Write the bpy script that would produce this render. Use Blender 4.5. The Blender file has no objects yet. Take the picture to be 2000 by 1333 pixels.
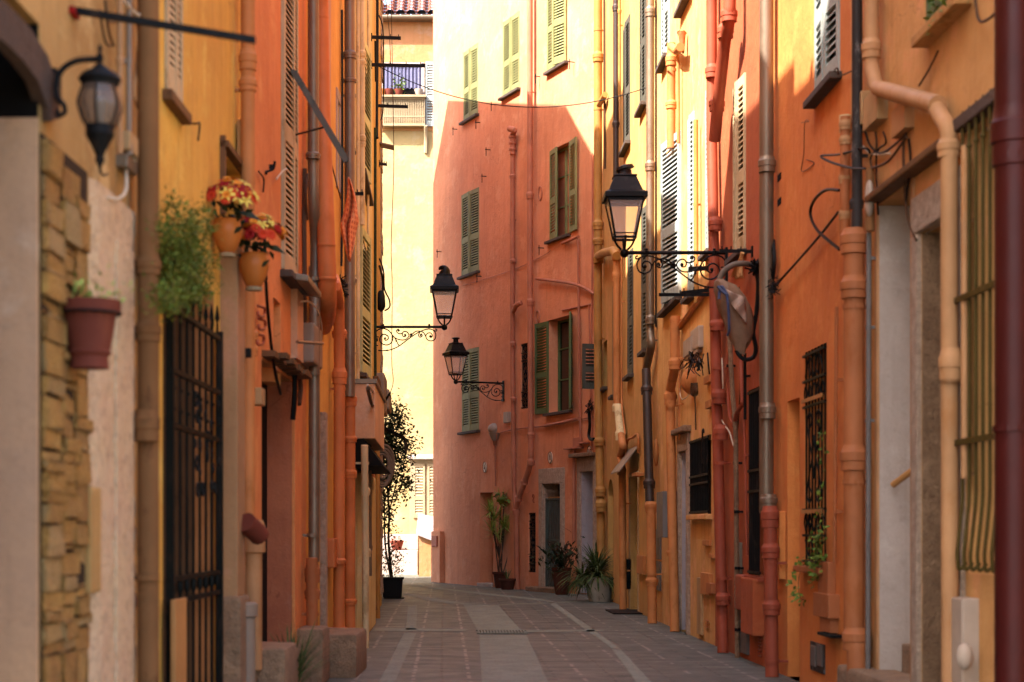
import bpy, bmesh, math, random
from mathutils import Vector, Matrix
R = random.Random(7)
rad = math.radians
SC = bpy.context.scene
COL = SC.collection

# ---------------------------------------------------------------- camera
F, CX, CY, EYE = 3400.0, 868.0, 1035.0, 1.2        # focal length in photo pixels, vanishing point, eye height
cam = bpy.data.cameras.new('camera')
cam_o = bpy.data.objects.new('camera', cam); COL.objects.link(cam_o)
cam_o.location = (0, 0, EYE); cam_o.rotation_euler = (rad(90), 0, 0)
cam.sensor_width = 36; cam.lens = 36 * F / 2000
cam.shift_x = (1000 - CX) / 2000; cam.shift_y = (CY - 666.5) / 2000
cam.clip_end = 500; cam.clip_start = 0.1
cam.dof.use_dof = True; cam.dof.focus_distance = 27; cam.dof.aperture_fstop = 2.5
SC.camera = cam_o
# ---------------------------------------------------------------- light
SUN_AZ, SUN_EL = 36.0, 48.0                          # travel direction from +X towards +Y; elevation
wd = bpy.data.worlds.new('World'); SC.world = wd; wd.use_nodes = True
nt = wd.node_tree
sky = nt.nodes.new('ShaderNodeTexSky'); sky.sky_type = 'NISHITA'; sky.sun_disc = False
sky.sun_elevation = rad(SUN_EL)
sdir = Vector((math.cos(rad(SUN_AZ)) * math.cos(rad(SUN_EL)), math.sin(rad(SUN_AZ)) * math.cos(rad(SUN_EL)), -math.sin(rad(SUN_EL))))
sky.sun_rotation = math.atan2(-sdir.x, -sdir.y)
sky.air_density = 1.0; sky.dust_density = 3.0; sky.ozone_density = 1.0
bg = nt.nodes['Background']; bg.inputs[1].default_value = 0.15
nt.links.new(sky.outputs[0], bg.inputs[0])
sl = bpy.data.lights.new('sun', 'SUN'); sl.energy = 4.4; sl.angle = rad(0.53); sl.color = (1.0, 0.925, 0.88)
so = bpy.data.objects.new('sun', sl); COL.objects.link(so)
so.rotation_euler = (-sdir).to_track_quat('Z', 'Y').to_euler()
SC.view_settings.view_transform = 'Standard'; SC.view_settings.look = 'None'
SC.view_settings.exposure = 2.45; SC.view_settings.gamma = 1
SC.view_settings.use_white_balance = False
SC.cycles.max_bounces = 8; SC.cycles.diffuse_bounces = 5; SC.cycles.use_denoising = True
SC.cycles.sample_clamp_indirect = 6

# ---------------------------------------------------------------- materials
def lin(h, k=1.0):
    v = [int(h[i:i + 2], 16) / 255 for i in (0, 2, 4)]
    return tuple(k * ((c / 12.92) if c <= .04045 else ((c + .055) / 1.055) ** 2.4) for c in v) + (1,)
def dusty(c, f=.11):
    l = .3 * c[0] + .6 * c[1] + .1 * c[2]
    return tuple(x * (1 - f) + l * f for x in c[:3]) + (1,)
def warm(c):
    """less saturated version of a strong warm paint colour, as read off shaded walls"""
    if c[0] < 2.3 * c[1]: return c
    return (c[0] * .94, min(1, c[1] * 1.42), min(1, c[2] * 1.35), 1)
def mulc(c, k): return tuple(min(1, x * k) for x in c[:3]) + (1,)
def newmat(name):
    m = bpy.data.materials.new(name); m.use_nodes = True
    nt = m.node_tree
    return m, nt, nt.nodes['Principled BSDF'], nt.nodes, nt.links
def noise(N, L, vec, scale, detail=5, rough=.6, mp=None):
    if mp:
        m = N.new('ShaderNodeMapping'); m.inputs['Scale'].default_value = mp; L.new(vec, m.inputs[0]); vec = m.outputs[0]
    n = N.new('ShaderNodeTexNoise'); n.inputs['Scale'].default_value = scale
    n.inputs['Detail'].default_value = detail; n.inputs['Roughness'].default_value = rough
    L.new(vec, n.inputs['Vector']); return n.outputs[0]
def ramp(N, L, src, lo, hi):
    r = N.new('ShaderNodeMapRange'); r.inputs[1].default_value = lo; r.inputs[2].default_value = hi
    r.clamp = True; L.new(src, r.inputs[0]); return r.outputs[0]
def mix(N, L, fac, a, b):
    m = N.new('ShaderNodeMix'); m.data_type = 'RGBA'
    if isinstance(fac, (int, float)): m.inputs[0].default_value = fac
    else: L.new(fac, m.inputs[0])
    for i, c in ((6, a), (7, b)):
        if isinstance(c, tuple): m.inputs[i].default_value = c
        else: L.new(c, m.inputs[i])
    return m.outputs[2]
def math_(N, L, op, a, b=0.0, c=0.0):
    m = N.new('ShaderNodeMath'); m.operation = op
    for i, x in enumerate((a, b, c)):
        if isinstance(x, (int, float)): m.inputs[i].default_value = x
        else: L.new(x, m.inputs[i])
    return m.outputs[0]
def bump(N, L, P, h, strength, dist, prev=None):
    b = N.new('ShaderNodeBump'); b.inputs['Strength'].default_value = strength; b.inputs['Distance'].default_value = dist
    L.new(h, b.inputs['Height'])
    if prev is not None: L.new(prev, b.inputs['Normal'])
    L.new(b.outputs[0], P.inputs['Normal']); return b.outputs[0]
def pos(N): return N.new('ShaderNodeNewGeometry').outputs['Position']

def plaster(name, base, alt=None, patch=None, worn=.35, streak=.35, rough=.9, bumpk=1.0, k=(1, 1, 1)):
    m, nt, P, N, L = newmat(name)
    p = pos(N); base, alt, patch = (None if c is None else dusty(warm(c)) for c in (base, alt, patch))
    base, alt, patch = (None if c is None else tuple(min(.86, c[i] * k[i]) for i in range(3)) + (1,) for c in (base, alt, patch))
    alt = alt or mulc(base, .72); patch = patch or tuple(min(1, x * .75 + .12) for x in base[:3]) + (1,)
    c = mix(N, L, ramp(N, L, noise(N, L, p, .8, 7), .35, .68), base, alt)
    c = mix(N, L, math_(N, L, 'MULTIPLY', ramp(N, L, noise(N, L, p, 1.0, 6, .65, (5, 5, .35)), .5, .75), streak), c, mulc(alt, .62))
    c = mix(N, L, math_(N, L, 'MULTIPLY', ramp(N, L, noise(N, L, p, 1.9, 8, .7), .54, .62), min(1, worn * 1.5)), c, patch)
    c = mix(N, L, math_(N, L, 'MULTIPLY', ramp(N, L, noise(N, L, p, 7, 6, .75), .56, .66), worn * .8), c, mulc(alt, .7))
    c = mix(N, L, math_(N, L, 'MULTIPLY', ramp(N, L, noise(N, L, p, 1.0, 4, .6, (14, 14, .8)), .56, .74), streak * .9), c, mulc(alt, .5))
    w = N.new('ShaderNodeVectorMath'); w.operation = 'MULTIPLY_ADD'; nz = N.new('ShaderNodeTexNoise'); nz.inputs['Scale'].default_value = 3.5; nz.inputs['Detail'].default_value = 6; L.new(p, nz.inputs['Vector'])
    L.new(nz.outputs[1], w.inputs[0]); w.inputs[1].default_value = (.5, .5, .5); L.new(p, w.inputs[2])
    vo = N.new('ShaderNodeTexVoronoi'); vo.feature = 'DISTANCE_TO_EDGE'; vo.inputs['Scale'].default_value = .9; L.new(w.outputs[0], vo.inputs['Vector'])
    ck = math_(N, L, 'MULTIPLY', math_(N, L, 'LESS_THAN', vo.outputs['Distance'], .0035), ramp(N, L, noise(N, L, p, .7, 3), .5, .56))
    c = mix(N, L, math_(N, L, 'MULTIPLY', ck, .4), c, mulc(alt, .35))
    c = mix(N, L, math_(N, L, 'MULTIPLY', ramp(N, L, noise(N, L, p, 55, 3, .6), .3, .7), .22), c, mulc(alt, .8))
    L.new(c, P.inputs['Base Color']); P.inputs['Roughness'].default_value = rough
    P.inputs['Specular IOR Level'].default_value = .25
    b = bump(N, L, P, noise(N, L, p, 5, 4), .35 * bumpk, .05)
    bump(N, L, P, noise(N, L, p, 60, 5), .45 * bumpk, .008, b)
    return m
def painted(name, base, rough=.5, metal=0.0, rust=.25, rustc=None, scale=6):
    m, nt, P, N, L = newmat(name); p = pos(N); base = dusty(base)
    c = mix(N, L, ramp(N, L, noise(N, L, p, 2.2, 6), .35, .7), base, mulc(base, .7))
    c = mix(N, L, math_(N, L, 'MULTIPLY', ramp(N, L, noise(N, L, p, scale, 8, .75, (1, 1, .4)), .54, .62), min(.8, rust * 1.7)), c, rustc or mulc(base, .35))
    L.new(c, P.inputs['Base Color']); P.inputs['Metallic'].default_value = metal; P.inputs['Specular IOR Level'].default_value = .5 if metal > .25 else .14
    L.new(ramp(N, L, noise(N, L, p, 14, 4), -.6, 1.9), P.inputs['Roughness'])
    r = N.new('ShaderNodeMapRange'); r.inputs[3].default_value = rough - .12; r.inputs[4].default_value = min(1, rough + .18)
    L.new(noise(N, L, p, 14, 4), r.inputs[0]); L.new(r.outputs[0], P.inputs['Roughness'])
    bump(N, L, P, noise(N, L, p, 40, 4), .2, .004)
    return m
def stone(name, base, alt, scale=4, bumpk=1.0, island=0):
    m, nt, P, N, L = newmat(name); p = pos(N)
    c = mix(N, L, ramp(N, L, noise(N, L, p, scale, 8, .7), .3, .7), base, alt)
    c = mix(N, L, math_(N, L, 'MULTIPLY', ramp(N, L, noise(N, L, p, scale * 9, 5, .7), .5, .68), .6), c, mulc(alt, .45))
    if island:
        g = N.new('ShaderNodeNewGeometry').outputs['Random Per Island']
        c = mix(N, L, math_(N, L, 'MULTIPLY', ramp(N, L, g, .45, 1), island), c, mulc(alt, .72)); c = mix(N, L, math_(N, L, 'MULTIPLY', ramp(N, L, g, .35, 0), island), c, lin('b59a6c'))
    L.new(c, P.inputs['Base Color']); P.inputs['Roughness'].default_value = .92
    b = bump(N, L, P, noise(N, L, p, scale * 1.5, 5), .6 * bumpk, .05)
    bump(N, L, P, noise(N, L, p, scale * 12, 6), .7 * bumpk, .012, b)
    return m
def flat(name, base, rough=.7, metal=0.0, var=.3, scale=20):
    m, nt, P, N, L = newmat(name); p = pos(N)
    c = mix(N, L, ramp(N, L, noise(N, L, p, scale, 5), .3, .7), base, mulc(base, 1 - var))
    L.new(c, P.inputs['Base Color']); P.inputs['Roughness'].default_value = rough; P.inputs['Metallic'].default_value = metal
    P.inputs['Specular IOR Level'].default_value = .5 if rough < .3 else .15
    return m
def leafmat(name, base, alt):
    m, nt, P, N, L = newmat(name); p = pos(N)
    c = mix(N, L, ramp(N, L, noise(N, L, p, 18, 3), .35, .65), base, alt)
    L.new(c, P.inputs['Base Color']); P.inputs['Roughness'].default_value = .6
    P.inputs['Specular IOR Level'].default_value = .12
    return m
def glassmat(name, tint, alpha=.35):
    m, nt, P, N, L = newmat(name)
    P.inputs['Base Color'].default_value = tint; P.inputs['Roughness'].default_value = .18
    t = N.new('ShaderNodeBsdfTransparent'); t.inputs[0].default_value = (1, .97, .92, 1)
    x = N.new('ShaderNodeMixShader'); x.inputs[0].default_value = alpha
    L.new(t.outputs[0], x.inputs[1]); L.new(P.outputs[0], x.inputs[2])
    L.new(x.outputs[0], N['Material Output'].inputs[0])
    return m

K = 1.0
MT = {}
def defmats():
    A = MT
    A['p_buff'] = plaster('buff_plaster', lin('ac6a44'), lin('985a38'), lin('b87e5a'), .4, .3)
    A['gategrey'] = painted('grey_green_gate_paint', lin('4c544c'), .6, 0, .3, lin('38302a'))
    A['p_cream'] = plaster('cream_plaster', lin('b08a62'), lin('93704c'), lin('c3a688'), .5, .4, k=(1.1, 1.0, 0.6))
    A['p_quoin'] = stone('yellow_stone', lin('cf9a48'), lin('ad7634'), 7, 2.0, .55)
    A['p_rough'] = stone('rough_limewash', lin('c2a67e'), lin('bc9878'), 2.2, 1.2)
    A['p_pinkpale'] = plaster('pale_pink_plaster', lin('b8875e'), lin('97725a'), lin('bb977c'), .4, .2, bumpk=.5, k=(1.25, 1.25, 1.2))
    A['p_orange_l'] = plaster('ochre_orange_plaster', lin('dd8a34'), lin('c87227'), lin('e09a4c'), .35, .45, k=(1.15, 1.2, 0.9))
    A['p_red_l'] = plaster('coral_plaster', lin('d0613c'), lin('b9502e'), lin('d4754c'), .3, .3, k=(1.3, 1.5, 1.0))
    A['p_redin'] = plaster('brick_red_plaster', lin('c85a34'), lin('984026'), None, .15, .15)
    A['p_orange_l2'] = plaster('warm_orange_plaster', lin('d8802e'), lin('c26d25'), lin('dd924c'), .3, .4, k=(1.1, 1.15, 0.9))
    A['p_cream_l'] = plaster('pale_yellow_plaster', lin('d3b36e'), lin('bd9a58'), lin('dcc590'), .4, .4)
    A['p_orange_l3'] = plaster('amber_plaster', lin('d3882f'), lin('b8711f'), lin('d6a058'), .5, .5)
    A['p_orange_r1'] = plaster('tan_orange_plaster', lin('c47a3c'), lin('ae6730'), lin('cd8e55'), .35, .35, k=(1.15, 1.05, 1.1))
    A['p_orange_r2'] = plaster('burnt_orange_plaster', lin('c05e26'), lin('a94e1e'), lin('c46c36'), .25, .25, k=(1.4, 1.3, 1.0))
    A['p_red_r'] = plaster('vermilion_plaster', lin('b84a26'), lin('a03f20'), lin('bb5a38'), .25, .3, k=(1.0, 0.95, 0.75))
    A['p_ochre_r'] = plaster('ochre_plaster', lin('c47e36'), lin('b06a28'), lin('d0985c'), .35, .45, k=(1.4, 1.3, 1.6))
    A['p_ochre_r2'] = plaster('golden_ochre_plaster', lin('c4823a'), lin('ae6e2c'), lin('cd9552'), .35, .45, k=(1.2, 1.05, 1.1))
    A['p_pink'] = plaster('salmon_plaster', lin('da7a54'), lin('c06846'), lin('dc8a68'), .3, .3, k=(1.1, 0.95, 0.9))
    A['p_far'] = plaster('lemon_plaster', lin('b8a068'), lin('a8905a'), None, .25, .2, k=(0.9, 0.85, 0.8))
    A['p_far_o'] = plaster('apricot_plaster', lin('bd8450'), lin('ad7442'), None, .3, .3, k=(0.9, 0.75, 0.7))
    A['p_white'] = plaster('white_plaster', lin('c2ad9c'), lin('ab9786'), lin('cbbaa9'), .4, .2, k=(0.85, 0.85, 0.85))
    A['p_greywhite'] = plaster('grey_white_plaster', lin('a39a98'), lin('8d8484'), None, .5, .3, k=(1.15, 1.1, 1.1))
    A['granite'] = stone('granite', lin('c9ad92'), lin('9a806a'), 14, 1.2)
    A['benchstone'] = stone('bench_stone', lin('98785a'), lin('745a42'), 6, 1.3)
    A['greystone'] = stone('grey_stone', lin('8c6c4e'), lin('66492f'), 7, 1.3)
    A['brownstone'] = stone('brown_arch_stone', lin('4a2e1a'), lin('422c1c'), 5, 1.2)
    A['zinc'] = painted('zinc', lin('7c6850'), .42, .5, .4, lin('6b4a36'), 5)
    A['zinc_d'] = painted('dark_zinc', lin('3e2e26'), .5, .4, .5, lin('3a2a22'), 5)
    A['leadgrey'] = painted('lead_grey_paint', lin('352e2b'), .55, .1, .4, lin('77706c'), 9)
    A['rust'] = painted('rusty_cast_iron', lin('80542a'), .85, 0, .6, lin('4a2c1a'), 3)
    A['pipe_och'] = painted('ochre_pipe_paint', lin('c07432'), .55, 0, .3, lin('8a5320'))
    A['pipe_gold'] = painted('golden_pipe_paint', lin('ad762c'), .5, 0, .25, lin('94611c'))
    A['pipe_or'] = painted('orange_pipe_paint', lin('c86a26'), .5, 0, .2, lin('9a5018'))
    A['pipe_or2'] = painted('dull_orange_pipe_paint', lin('a9602e'), .55, 0, .25, lin('8a481a'))
    A['pipe_red'] = painted('red_pipe_paint', lin('9a4426'), .5, 0, .2, lin('83321b'))
    A['pipe_pink'] = painted('salmon_pipe_paint', lin('b06848'), .55, 0, .2, lin('98503a'))
    A['pipe_cream'] = painted('cream_pipe_paint', lin('cfb27c'), .55, 0, .35, lin('8a6a3c'))
    A['pipe_tan'] = painted('tan_pipe_paint', lin('b27e4c'), .55, 0, .3, lin('996436'))
    A['burgundy'] = painted('burgundy_pipe_paint', lin('380c09'), .4, 0, .3, lin('3c0f0d'))
    A['iron'] = painted('black_iron', lin('100e0d'), .6, .0, .3, lin('3a2a20'))
    A['iron_g'] = painted('dark_green_iron', lin('10130f'), .5, .2, .3, lin('38281e'))
    A['iron_olive'] = painted('olive_iron', lin('4a3a0c'), .55, .1, .5, lin('443012'))
    A['shut_olive'] = painted('olive_shutter_paint', lin('82824c'), .6, 0, .35, lin('5c5a30'))
    A['shut_green'] = painted('green_shutter_paint', lin('56663a'), .6, 0, .3, lin('454a28'))
    A['shut_pale'] = painted('pale_green_shutter_paint', lin('b4ae74'), .6, 0, .35, lin('7a7846'))
    A['shut_grey'] = painted('grey_shutter_paint', lin('9ca39a'), .6, 0, .35, lin('6e6a5c'))
    A['shut_dark'] = painted('bottle_green_shutter_paint', lin('525044'), .6, 0, .35, lin('32382c'))
    A['shut_tan'] = painted('weathered_shutter_paint', lin('c0a478'), .65, 0, .4, lin('84683f'))
    A['shut_cream'] = painted('cream_shutter_paint', lin('a08a66'), .6, 0, .3, lin('a08a60'))
    A['sill'] = stone('slate_sill', lin('42362c'), lin('46392f'), 8, .5)
    A['dark'] = flat('dark_interior', lin('0f0a07'), .9)
    A['darkpane'] = flat('dark_window_glass', lin('17110c'), .12, 0, .2)
    A['pane'] = flat('grey_window_glass', lin('4a443c'), .1, 0, .15, 4)
    A['brownwood'] = painted('brown_wood', lin('6a4626'), .6, 0, .4, lin('432c1a'))
    A['tanwood'] = painted('tan_wood', lin('b8803f'), .65, 0, .4, lin('8a5a28'))
    A['terracotta'] = painted('terracotta', lin('6c2f1e'), .8, 0, .35, lin('6f3a26'))
    A['terracotta_d'] = painted('dark_terracotta', lin('50281a'), .85, 0, .5, lin('513020'))
    A['glazed'] = painted('amber_glaze', lin('b8660c'), .3, 0, .2, lin('a85c0c'))
    A['plastic'] = painted('grey_plastic', lin('8e7864'), .55, 0, .3, lin('7a6858'))
    A['plastic_w'] = painted('white_plastic', lin('a8937f'), .5, 0, .2, lin('938272'))
    A['boxtan'] = painted('beige_box_paint', lin('b58c58'), .6, 0, .2)
    A['boxgrey'] = painted('grey_box_paint', lin('6f665f'), .55, 0, .2)
    A['cable'] = flat('black_cable', lin('0e0b09'), .5)
    A['cablebrown'] = flat('brown_cable', lin('4a3322'), .6)
    A['cablewhite'] = flat('white_cable', lin('c8b69c'), .5)
    A['lampblack'] = painted('lamp_black_paint', lin('0d0b0b'), .42, .2, .25, lin('38302c'))
    A['lampglass'] = glassmat('lamp_glass', (.75, .66, .6, 1), .32)
    A['smokeglass'] = glassmat('smoked_glass', (.16, .10, .07, 1), .62)
    A['rubberblack'] = flat('black_plastic', lin('100e0e'), .6)
    A['soil'] = flat('soil', lin('3a2a1c'), .95)
    A['fluted'] = painted('weathered_white_pot', lin('b8ab94'), .8, 0, .5, lin('6e6456'))
    A['awning'] = flat('black_awning_cloth', lin('120e0b'), .85)
    A['tile'] = painted('clay_roof_tile', lin('94513a'), .85, 0, .5, lin('8a4e38'))
    A['curtain'] = flat('white_curtain', lin('6a6880'), .9, 0, .35, 14)
    A['ivory'] = flat('enamel_plate', lin('d8c3ac'), .35, 0, .1)
    A['ink'] = flat('dark_ink', lin('2c1d18'), .6)
    A['leaf'] = leafmat('green_leaf', lin('3c4e20'), lin('6a7a2c'))
    A['leaf_b'] = leafmat('bush_leaf', lin('4f5a20'), lin('6e6a26'))
    A['leaf_d'] = leafmat('dark_leaf', lin('1a2114'), lin('2f3a1e'))
    A['leaf_s'] = leafmat('strap_leaf', lin('26301a'), lin('5a6636'))
    A['leaf_y'] = leafmat('yellow_green_leaf', lin('75863a'), lin('9aa24e'))
    A['twig'] = flat('brown_twig', lin('4a3020'), .8)
    A['redtwig'] = flat('reddish_twig', lin('6e3a24'), .8)
    A['bark'] = flat('grey_bark', lin('4a3c30'), .9)
    A['fl_red'] = flat('red_petal', lin('8c0d08'), .6)
    A['fl_or'] = flat('orange_petal', lin('e08a24'), .6)
    A['fl_ye'] = flat('yellow_petal', lin('e3cb58'), .6)
    A['fl_co'] = flat('coral_petal', lin('c03818'), .6)
    A['clothorange'] = None
    A['bagcloth'] = flat('grey_wrap_cloth', lin('8a6c54'), .6, 0, .5, 6)
    A['bagcloth2'] = flat('pale_wrap_plastic', lin('a88c78'), .45, 0, .4, 9)
    A['blue'] = flat('blue_strap', lin('3f4a66'), .6)
    A['hose'] = flat('grey_hose', lin('6a5a4c'), .6)
defmats()
def cloth_dots():
    m, nt, P, N, L = newmat('orange_dotted_cloth')
    uv = N.new('ShaderNodeUVMap').outputs[0]
    s = N.new('ShaderNodeSeparateXYZ'); L.new(uv, s.inputs[0])
    def cell(o, n):
        f = math_(N, L, 'FRACT', math_(N, L, 'MULTIPLY', o, n)); return math_(N, L, 'ABSOLUTE', math_(N, L, 'SUBTRACT', f, .5))
    u, v = cell(s.outputs[0], 9), cell(s.outputs[1], 16)
    d = math_(N, L, 'MAXIMUM', u, v)
    c = mix(N, L, math_(N, L, 'LESS_THAN', d, .27), lin('e08c56'), lin('bb5a30'))
    L.new(c, P.inputs['Base Color']); P.inputs['Roughness'].default_value = .85
    return m
MT['clothorange'] = cloth_dots()

# ---------------------------------------------------------------- mesh builder
V = Vector
class MB:
    def __init__(s): s.v = []; s.f = []; s.uv = None
    def add(s, vs, fs):
        n = len(s.v); s.v += [tuple(x) for x in vs]; s.f += [tuple(i + n for i in f) for f in fs]
    def quad(s, a, b, c, d): s.add([a, b, c, d], [(0, 1, 2, 3)])
    def hexa(s, p):                    # 8 corners: bottom 4 (ccw), top 4
        s.add(p, [(0, 3, 2, 1), (4, 5, 6, 7), (0, 1, 5, 4), (1, 2, 6, 5), (2, 3, 7, 6), (3, 0, 4, 7)])
    def obox(s, o, a, b, c):
        o, a, b, c = V(o), V(a), V(b), V(c)
        s.hexa([o, o + a, o + a + b, o + b, o + c, o + a + c, o + a + b + c, o + b + c])
    def box(s, x0, x1, y0, y1, z0, z1): s.obox((x0, y0, z0), (x1 - x0, 0, 0), (0, y1 - y0, 0), (0, 0, z1 - z0))
    def tube(s, pts, r, seg=10, caps=True):
        pts = [V(p) for p in pts]; n = len(pts)
        if n < 2: return
        rs = r if isinstance(r, (list, tuple)) else [r] * n
        tan = []
        for i in range(n):
            a = pts[max(i - 1, 0)]; b = pts[min(i + 1, n - 1)]
            t = (b - a); tan.append(t.normalized() if t.length > 1e-9 else V((0, 0, 1)))
        up = V((0, 0, 1)) if abs(tan[0].z) < .9 else V((0, 1, 0))
        u = tan[0].cross(up).normalized(); base = len(s.v)
        for i in range(n):
            u = (u - tan[i] * u.dot(tan[i]))
            u = u.normalized() if u.length > 1e-9 else tan[i].orthogonal().normalized()
            w = tan[i].cross(u)
            for k in range(seg):
                a = 2 * math.pi * k / seg
                s.v.append(tuple(pts[i] + (u * math.cos(a) + w * math.sin(a)) * rs[i]))
        for i in range(n - 1):
            for k in range(seg):
                k2 = (k + 1) % seg
                s.f.append((base + i * seg + k, base + i * seg + k2, base + (i + 1) * seg + k2, base + (i + 1) * seg + k))
        if caps:
            s.f.append(tuple(base + k for k in reversed(range(seg)))); s.f.append(tuple(base + (n - 1) * seg + k for k in range(seg)))
    def lathe(s, prof, c=(0, 0, 0), seg=20, flute=0, caps=True):
        base = len(s.v); c = V(c); n = len(prof)
        for r, z in prof:
            for k in range(seg):
                a = 2 * math.pi * k / seg
                q = r * (1 + (flute if k % 2 else 0))
                s.v.append((c.x + q * math.cos(a), c.y + q * math.sin(a), c.z + z))
        for i in range(n - 1):
            for k in range(seg):
                k2 = (k + 1) % seg
                s.f.append((base + i * seg + k, base + i * seg + k2, base + (i + 1) * seg + k2, base + (i + 1) * seg + k))
        if caps:
            s.f.append(tuple(base + k for k in reversed(range(seg)))); s.f.append(tuple(base + (n - 1) * seg + k for k in range(seg)))
    def leaf(s, p, d, nrm, ln, w, bend=.25):
        p, d, nrm = V(p), V(d).normalized(), V(nrm)
        sd = d.cross(nrm); sd = sd.normalized() if sd.length > 1e-6 else d.orthogonal().normalized()
        up = sd.cross(d)
        m = p + d * ln * .5 + up * bend * ln * .15; e = p + d * ln - up * bend * ln * .3
        s.add([p, m + sd * w * .5, e, m - sd * w * .5, m + up * w * .1], [(0, 1, 4), (1, 2, 4), (2, 3, 4), (3, 0, 4)])
    def ball(s, c, r, seg=10, rings=7, sq=(1, 1, 1)):
        c = V(c); pr = []
        base = len(s.v)
        for i in range(1, rings):
            th = math.pi * i / rings
            for k in range(seg):
                a = 2 * math.pi * k / seg
                s.v.append((c.x + r * sq[0] * math.sin(th) * math.cos(a), c.y + r * sq[1] * math.sin(th) * math.sin(a), c.z - r * sq[2] * math.cos(th)))
        b = len(s.v); s.v.append((c.x, c.y, c.z - r * sq[2])); s.v.append((c.x, c.y, c.z + r * sq[2]))
        for i in range(rings - 2):
            for k in range(seg):
                k2 = (k + 1) % seg
                s.f.append((base + i * seg + k, base + i * seg + k2, base + (i + 1) * seg + k2, base + (i + 1) * seg + k))
        for k in range(seg):
            k2 = (k + 1) % seg
            s.f.append((b, base + k2, base + k)); s.f.append((b + 1, base + (rings - 2) * seg + k, base + (rings - 2) * seg + k2))
    def build(s, name, mat, parent=None, smooth=True, bevel=0, jitter=0, sub=0):
        off = V((0, 0, 0)); q = parent
        while q is not None: off += q.location; q = q.parent
        me = bpy.data.meshes.new(name)
        me.from_pydata([tuple(V(x) - off) for x in s.v], [], s.f)
        if bevel or sub or jitter:
            bm = bmesh.new(); bm.from_mesh(me)
            bmesh.ops.remove_doubles(bm, verts=bm.verts, dist=1e-5)
            if bevel: bmesh.ops.bevel(bm, geom=list(bm.edges), offset=bevel, segments=2, affect='EDGES', profile=.6)
            if sub: bmesh.ops.subdivide_edges(bm, edges=list(bm.edges), cuts=sub, use_grid_fill=True)
            if jitter:
                rr = random.Random(len(s.v))
                for x in bm.verts: x.co += V((rr.uniform(-1, 1), rr.uniform(-1, 1), rr.uniform(-1, 1))) * jitter
            bm.to_mesh(me); bm.free()
        if s.uv is not None:
            l = me.uv_layers.new(name='UVMap')
            for lp in me.loops: l.data[lp.index].uv = s.uv[lp.vertex_index]
        me.validate(); me.update()
        if smooth:
            me.polygons.foreach_set('use_smooth', [True] * len(me.polygons))
            me.set_sharp_from_angle(angle=rad(38))
        o = bpy.data.objects.new(name, me); COL.objects.link(o)
        me.materials.append(MT[mat] if isinstance(mat, str) else mat)
        if parent is not None: o.parent = parent
        return o
def tag(o, label=None, cat=None, group=None, kind=None):
    if label: o['label'] = label
    if cat: o['category'] = cat
    if group: o['group'] = group
    if kind: o['kind'] = kind
    return o
def empty(name, loc, label, cat, group=None, rz=0):
    o = bpy.data.objects.new(name, None); COL.objects.link(o); o.location = loc; o.rotation_euler.z = rz
    o.empty_display_size = .2
    return tag(o, label, cat, group)
def copy_tree(o, parent=None):
    c = o.copy(); COL.objects.link(c); c.parent = parent
    for ch in [x for x in bpy.data.objects if x.parent == o]: copy_tree(ch, c)
    return c
def smoothpath(pts, n=8):
    pts = [V(p) for p in pts]; out = []
    for i in range(len(pts) - 1):
        p0 = pts[max(i - 1, 0)]; p1 = pts[i]; p2 = pts[i + 1]; p3 = pts[min(i + 2, len(pts) - 1)]
        for k in range(n):
            t = k / n
            out.append(.5 * ((2 * p1) + (p2 - p0) * t + (2 * p0 - 5 * p1 + 4 * p2 - p3) * t * t + (3 * p1 - p0 - 3 * p2 + p3) * t ** 3))
    out.append(pts[-1]); return out
def roundpath(pts, r, n=5):
    pts = [V(p) for p in pts]; out = [pts[0]]
    for i in range(1, len(pts) - 1):
        a, b, c = pts[i - 1], pts[i], pts[i + 1]
        d = min(r, (a - b).length * .45, (c - b).length * .45)
        p, q = b + (a - b).normalized() * d, b + (c - b).normalized() * d
        for k in range(n + 1):
            t = k / n; out.append((1 - t) ** 2 * p + 2 * t * (1 - t) * b + t * t * q)
    out.append(pts[-1]); return out

# ---------------------------------------------------------------- walls as planes
class Wall:
    def __init__(s, p0, d, n): s.p0 = V((p0[0], p0[1], 0)); s.d = V((d[0], d[1], 0)).normalized(); s.n = V((n[0], n[1], 0)).normalized()
    def hit(s, px, py, off=0.0):
        ray = V(((px - CX) / F, 1, (CY - py) / F)); o = V((0, 0, EYE))
        t = ((s.p0 - o).dot(s.n) + off) / ray.dot(s.n)
        p = o + ray * t
        return (p - s.p0).dot(s.d), p.z
    def pt(s, u, off, z):
        p = s.p0 + s.d * u + s.n * off; return V((p.x, p.y, z))
    def at(s, px, py, off=0.0):
        u, z = s.hit(px, py, off); return s.pt(u, off, z)
    def m(s, px, off=0.0):                       # metres per photo pixel at this pixel column
        return s.at(px, CY, off).y / F
    def box(s, mb, u0, u1, o0, o1, z0, z1):
        mb.obox(s.pt(u0, o0, z0), s.d * (u1 - u0), s.n * (o1 - o0), (0, 0, z1 - z0))
def ground(px, py, z=0.0):
    y = F * (EYE - z) / (py - CY); return V(((px - CX) / F * y, y, z))
def at_y(px, py, y): return V(((px - CX) / F * y, y, EYE + (CY - py) / F * y))
_d = V((.4 / 12.1, 1, 0)).normalized()
WL = Wall((-1.0, 18.0), (_d.x, _d.y), (_d.y, -_d.x))
WM = Wall((-1.0, 18.0), (0, 1), (1, 0))
WR = Wall((2.8, 0), (0, 1), (-1, 0))
WP = Wall((2.8, 31.72), (-.3536, .9354), (-.9354, -.3536))
WF = Wall((-6, 48.0), (1, 0), (0, -1))

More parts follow.
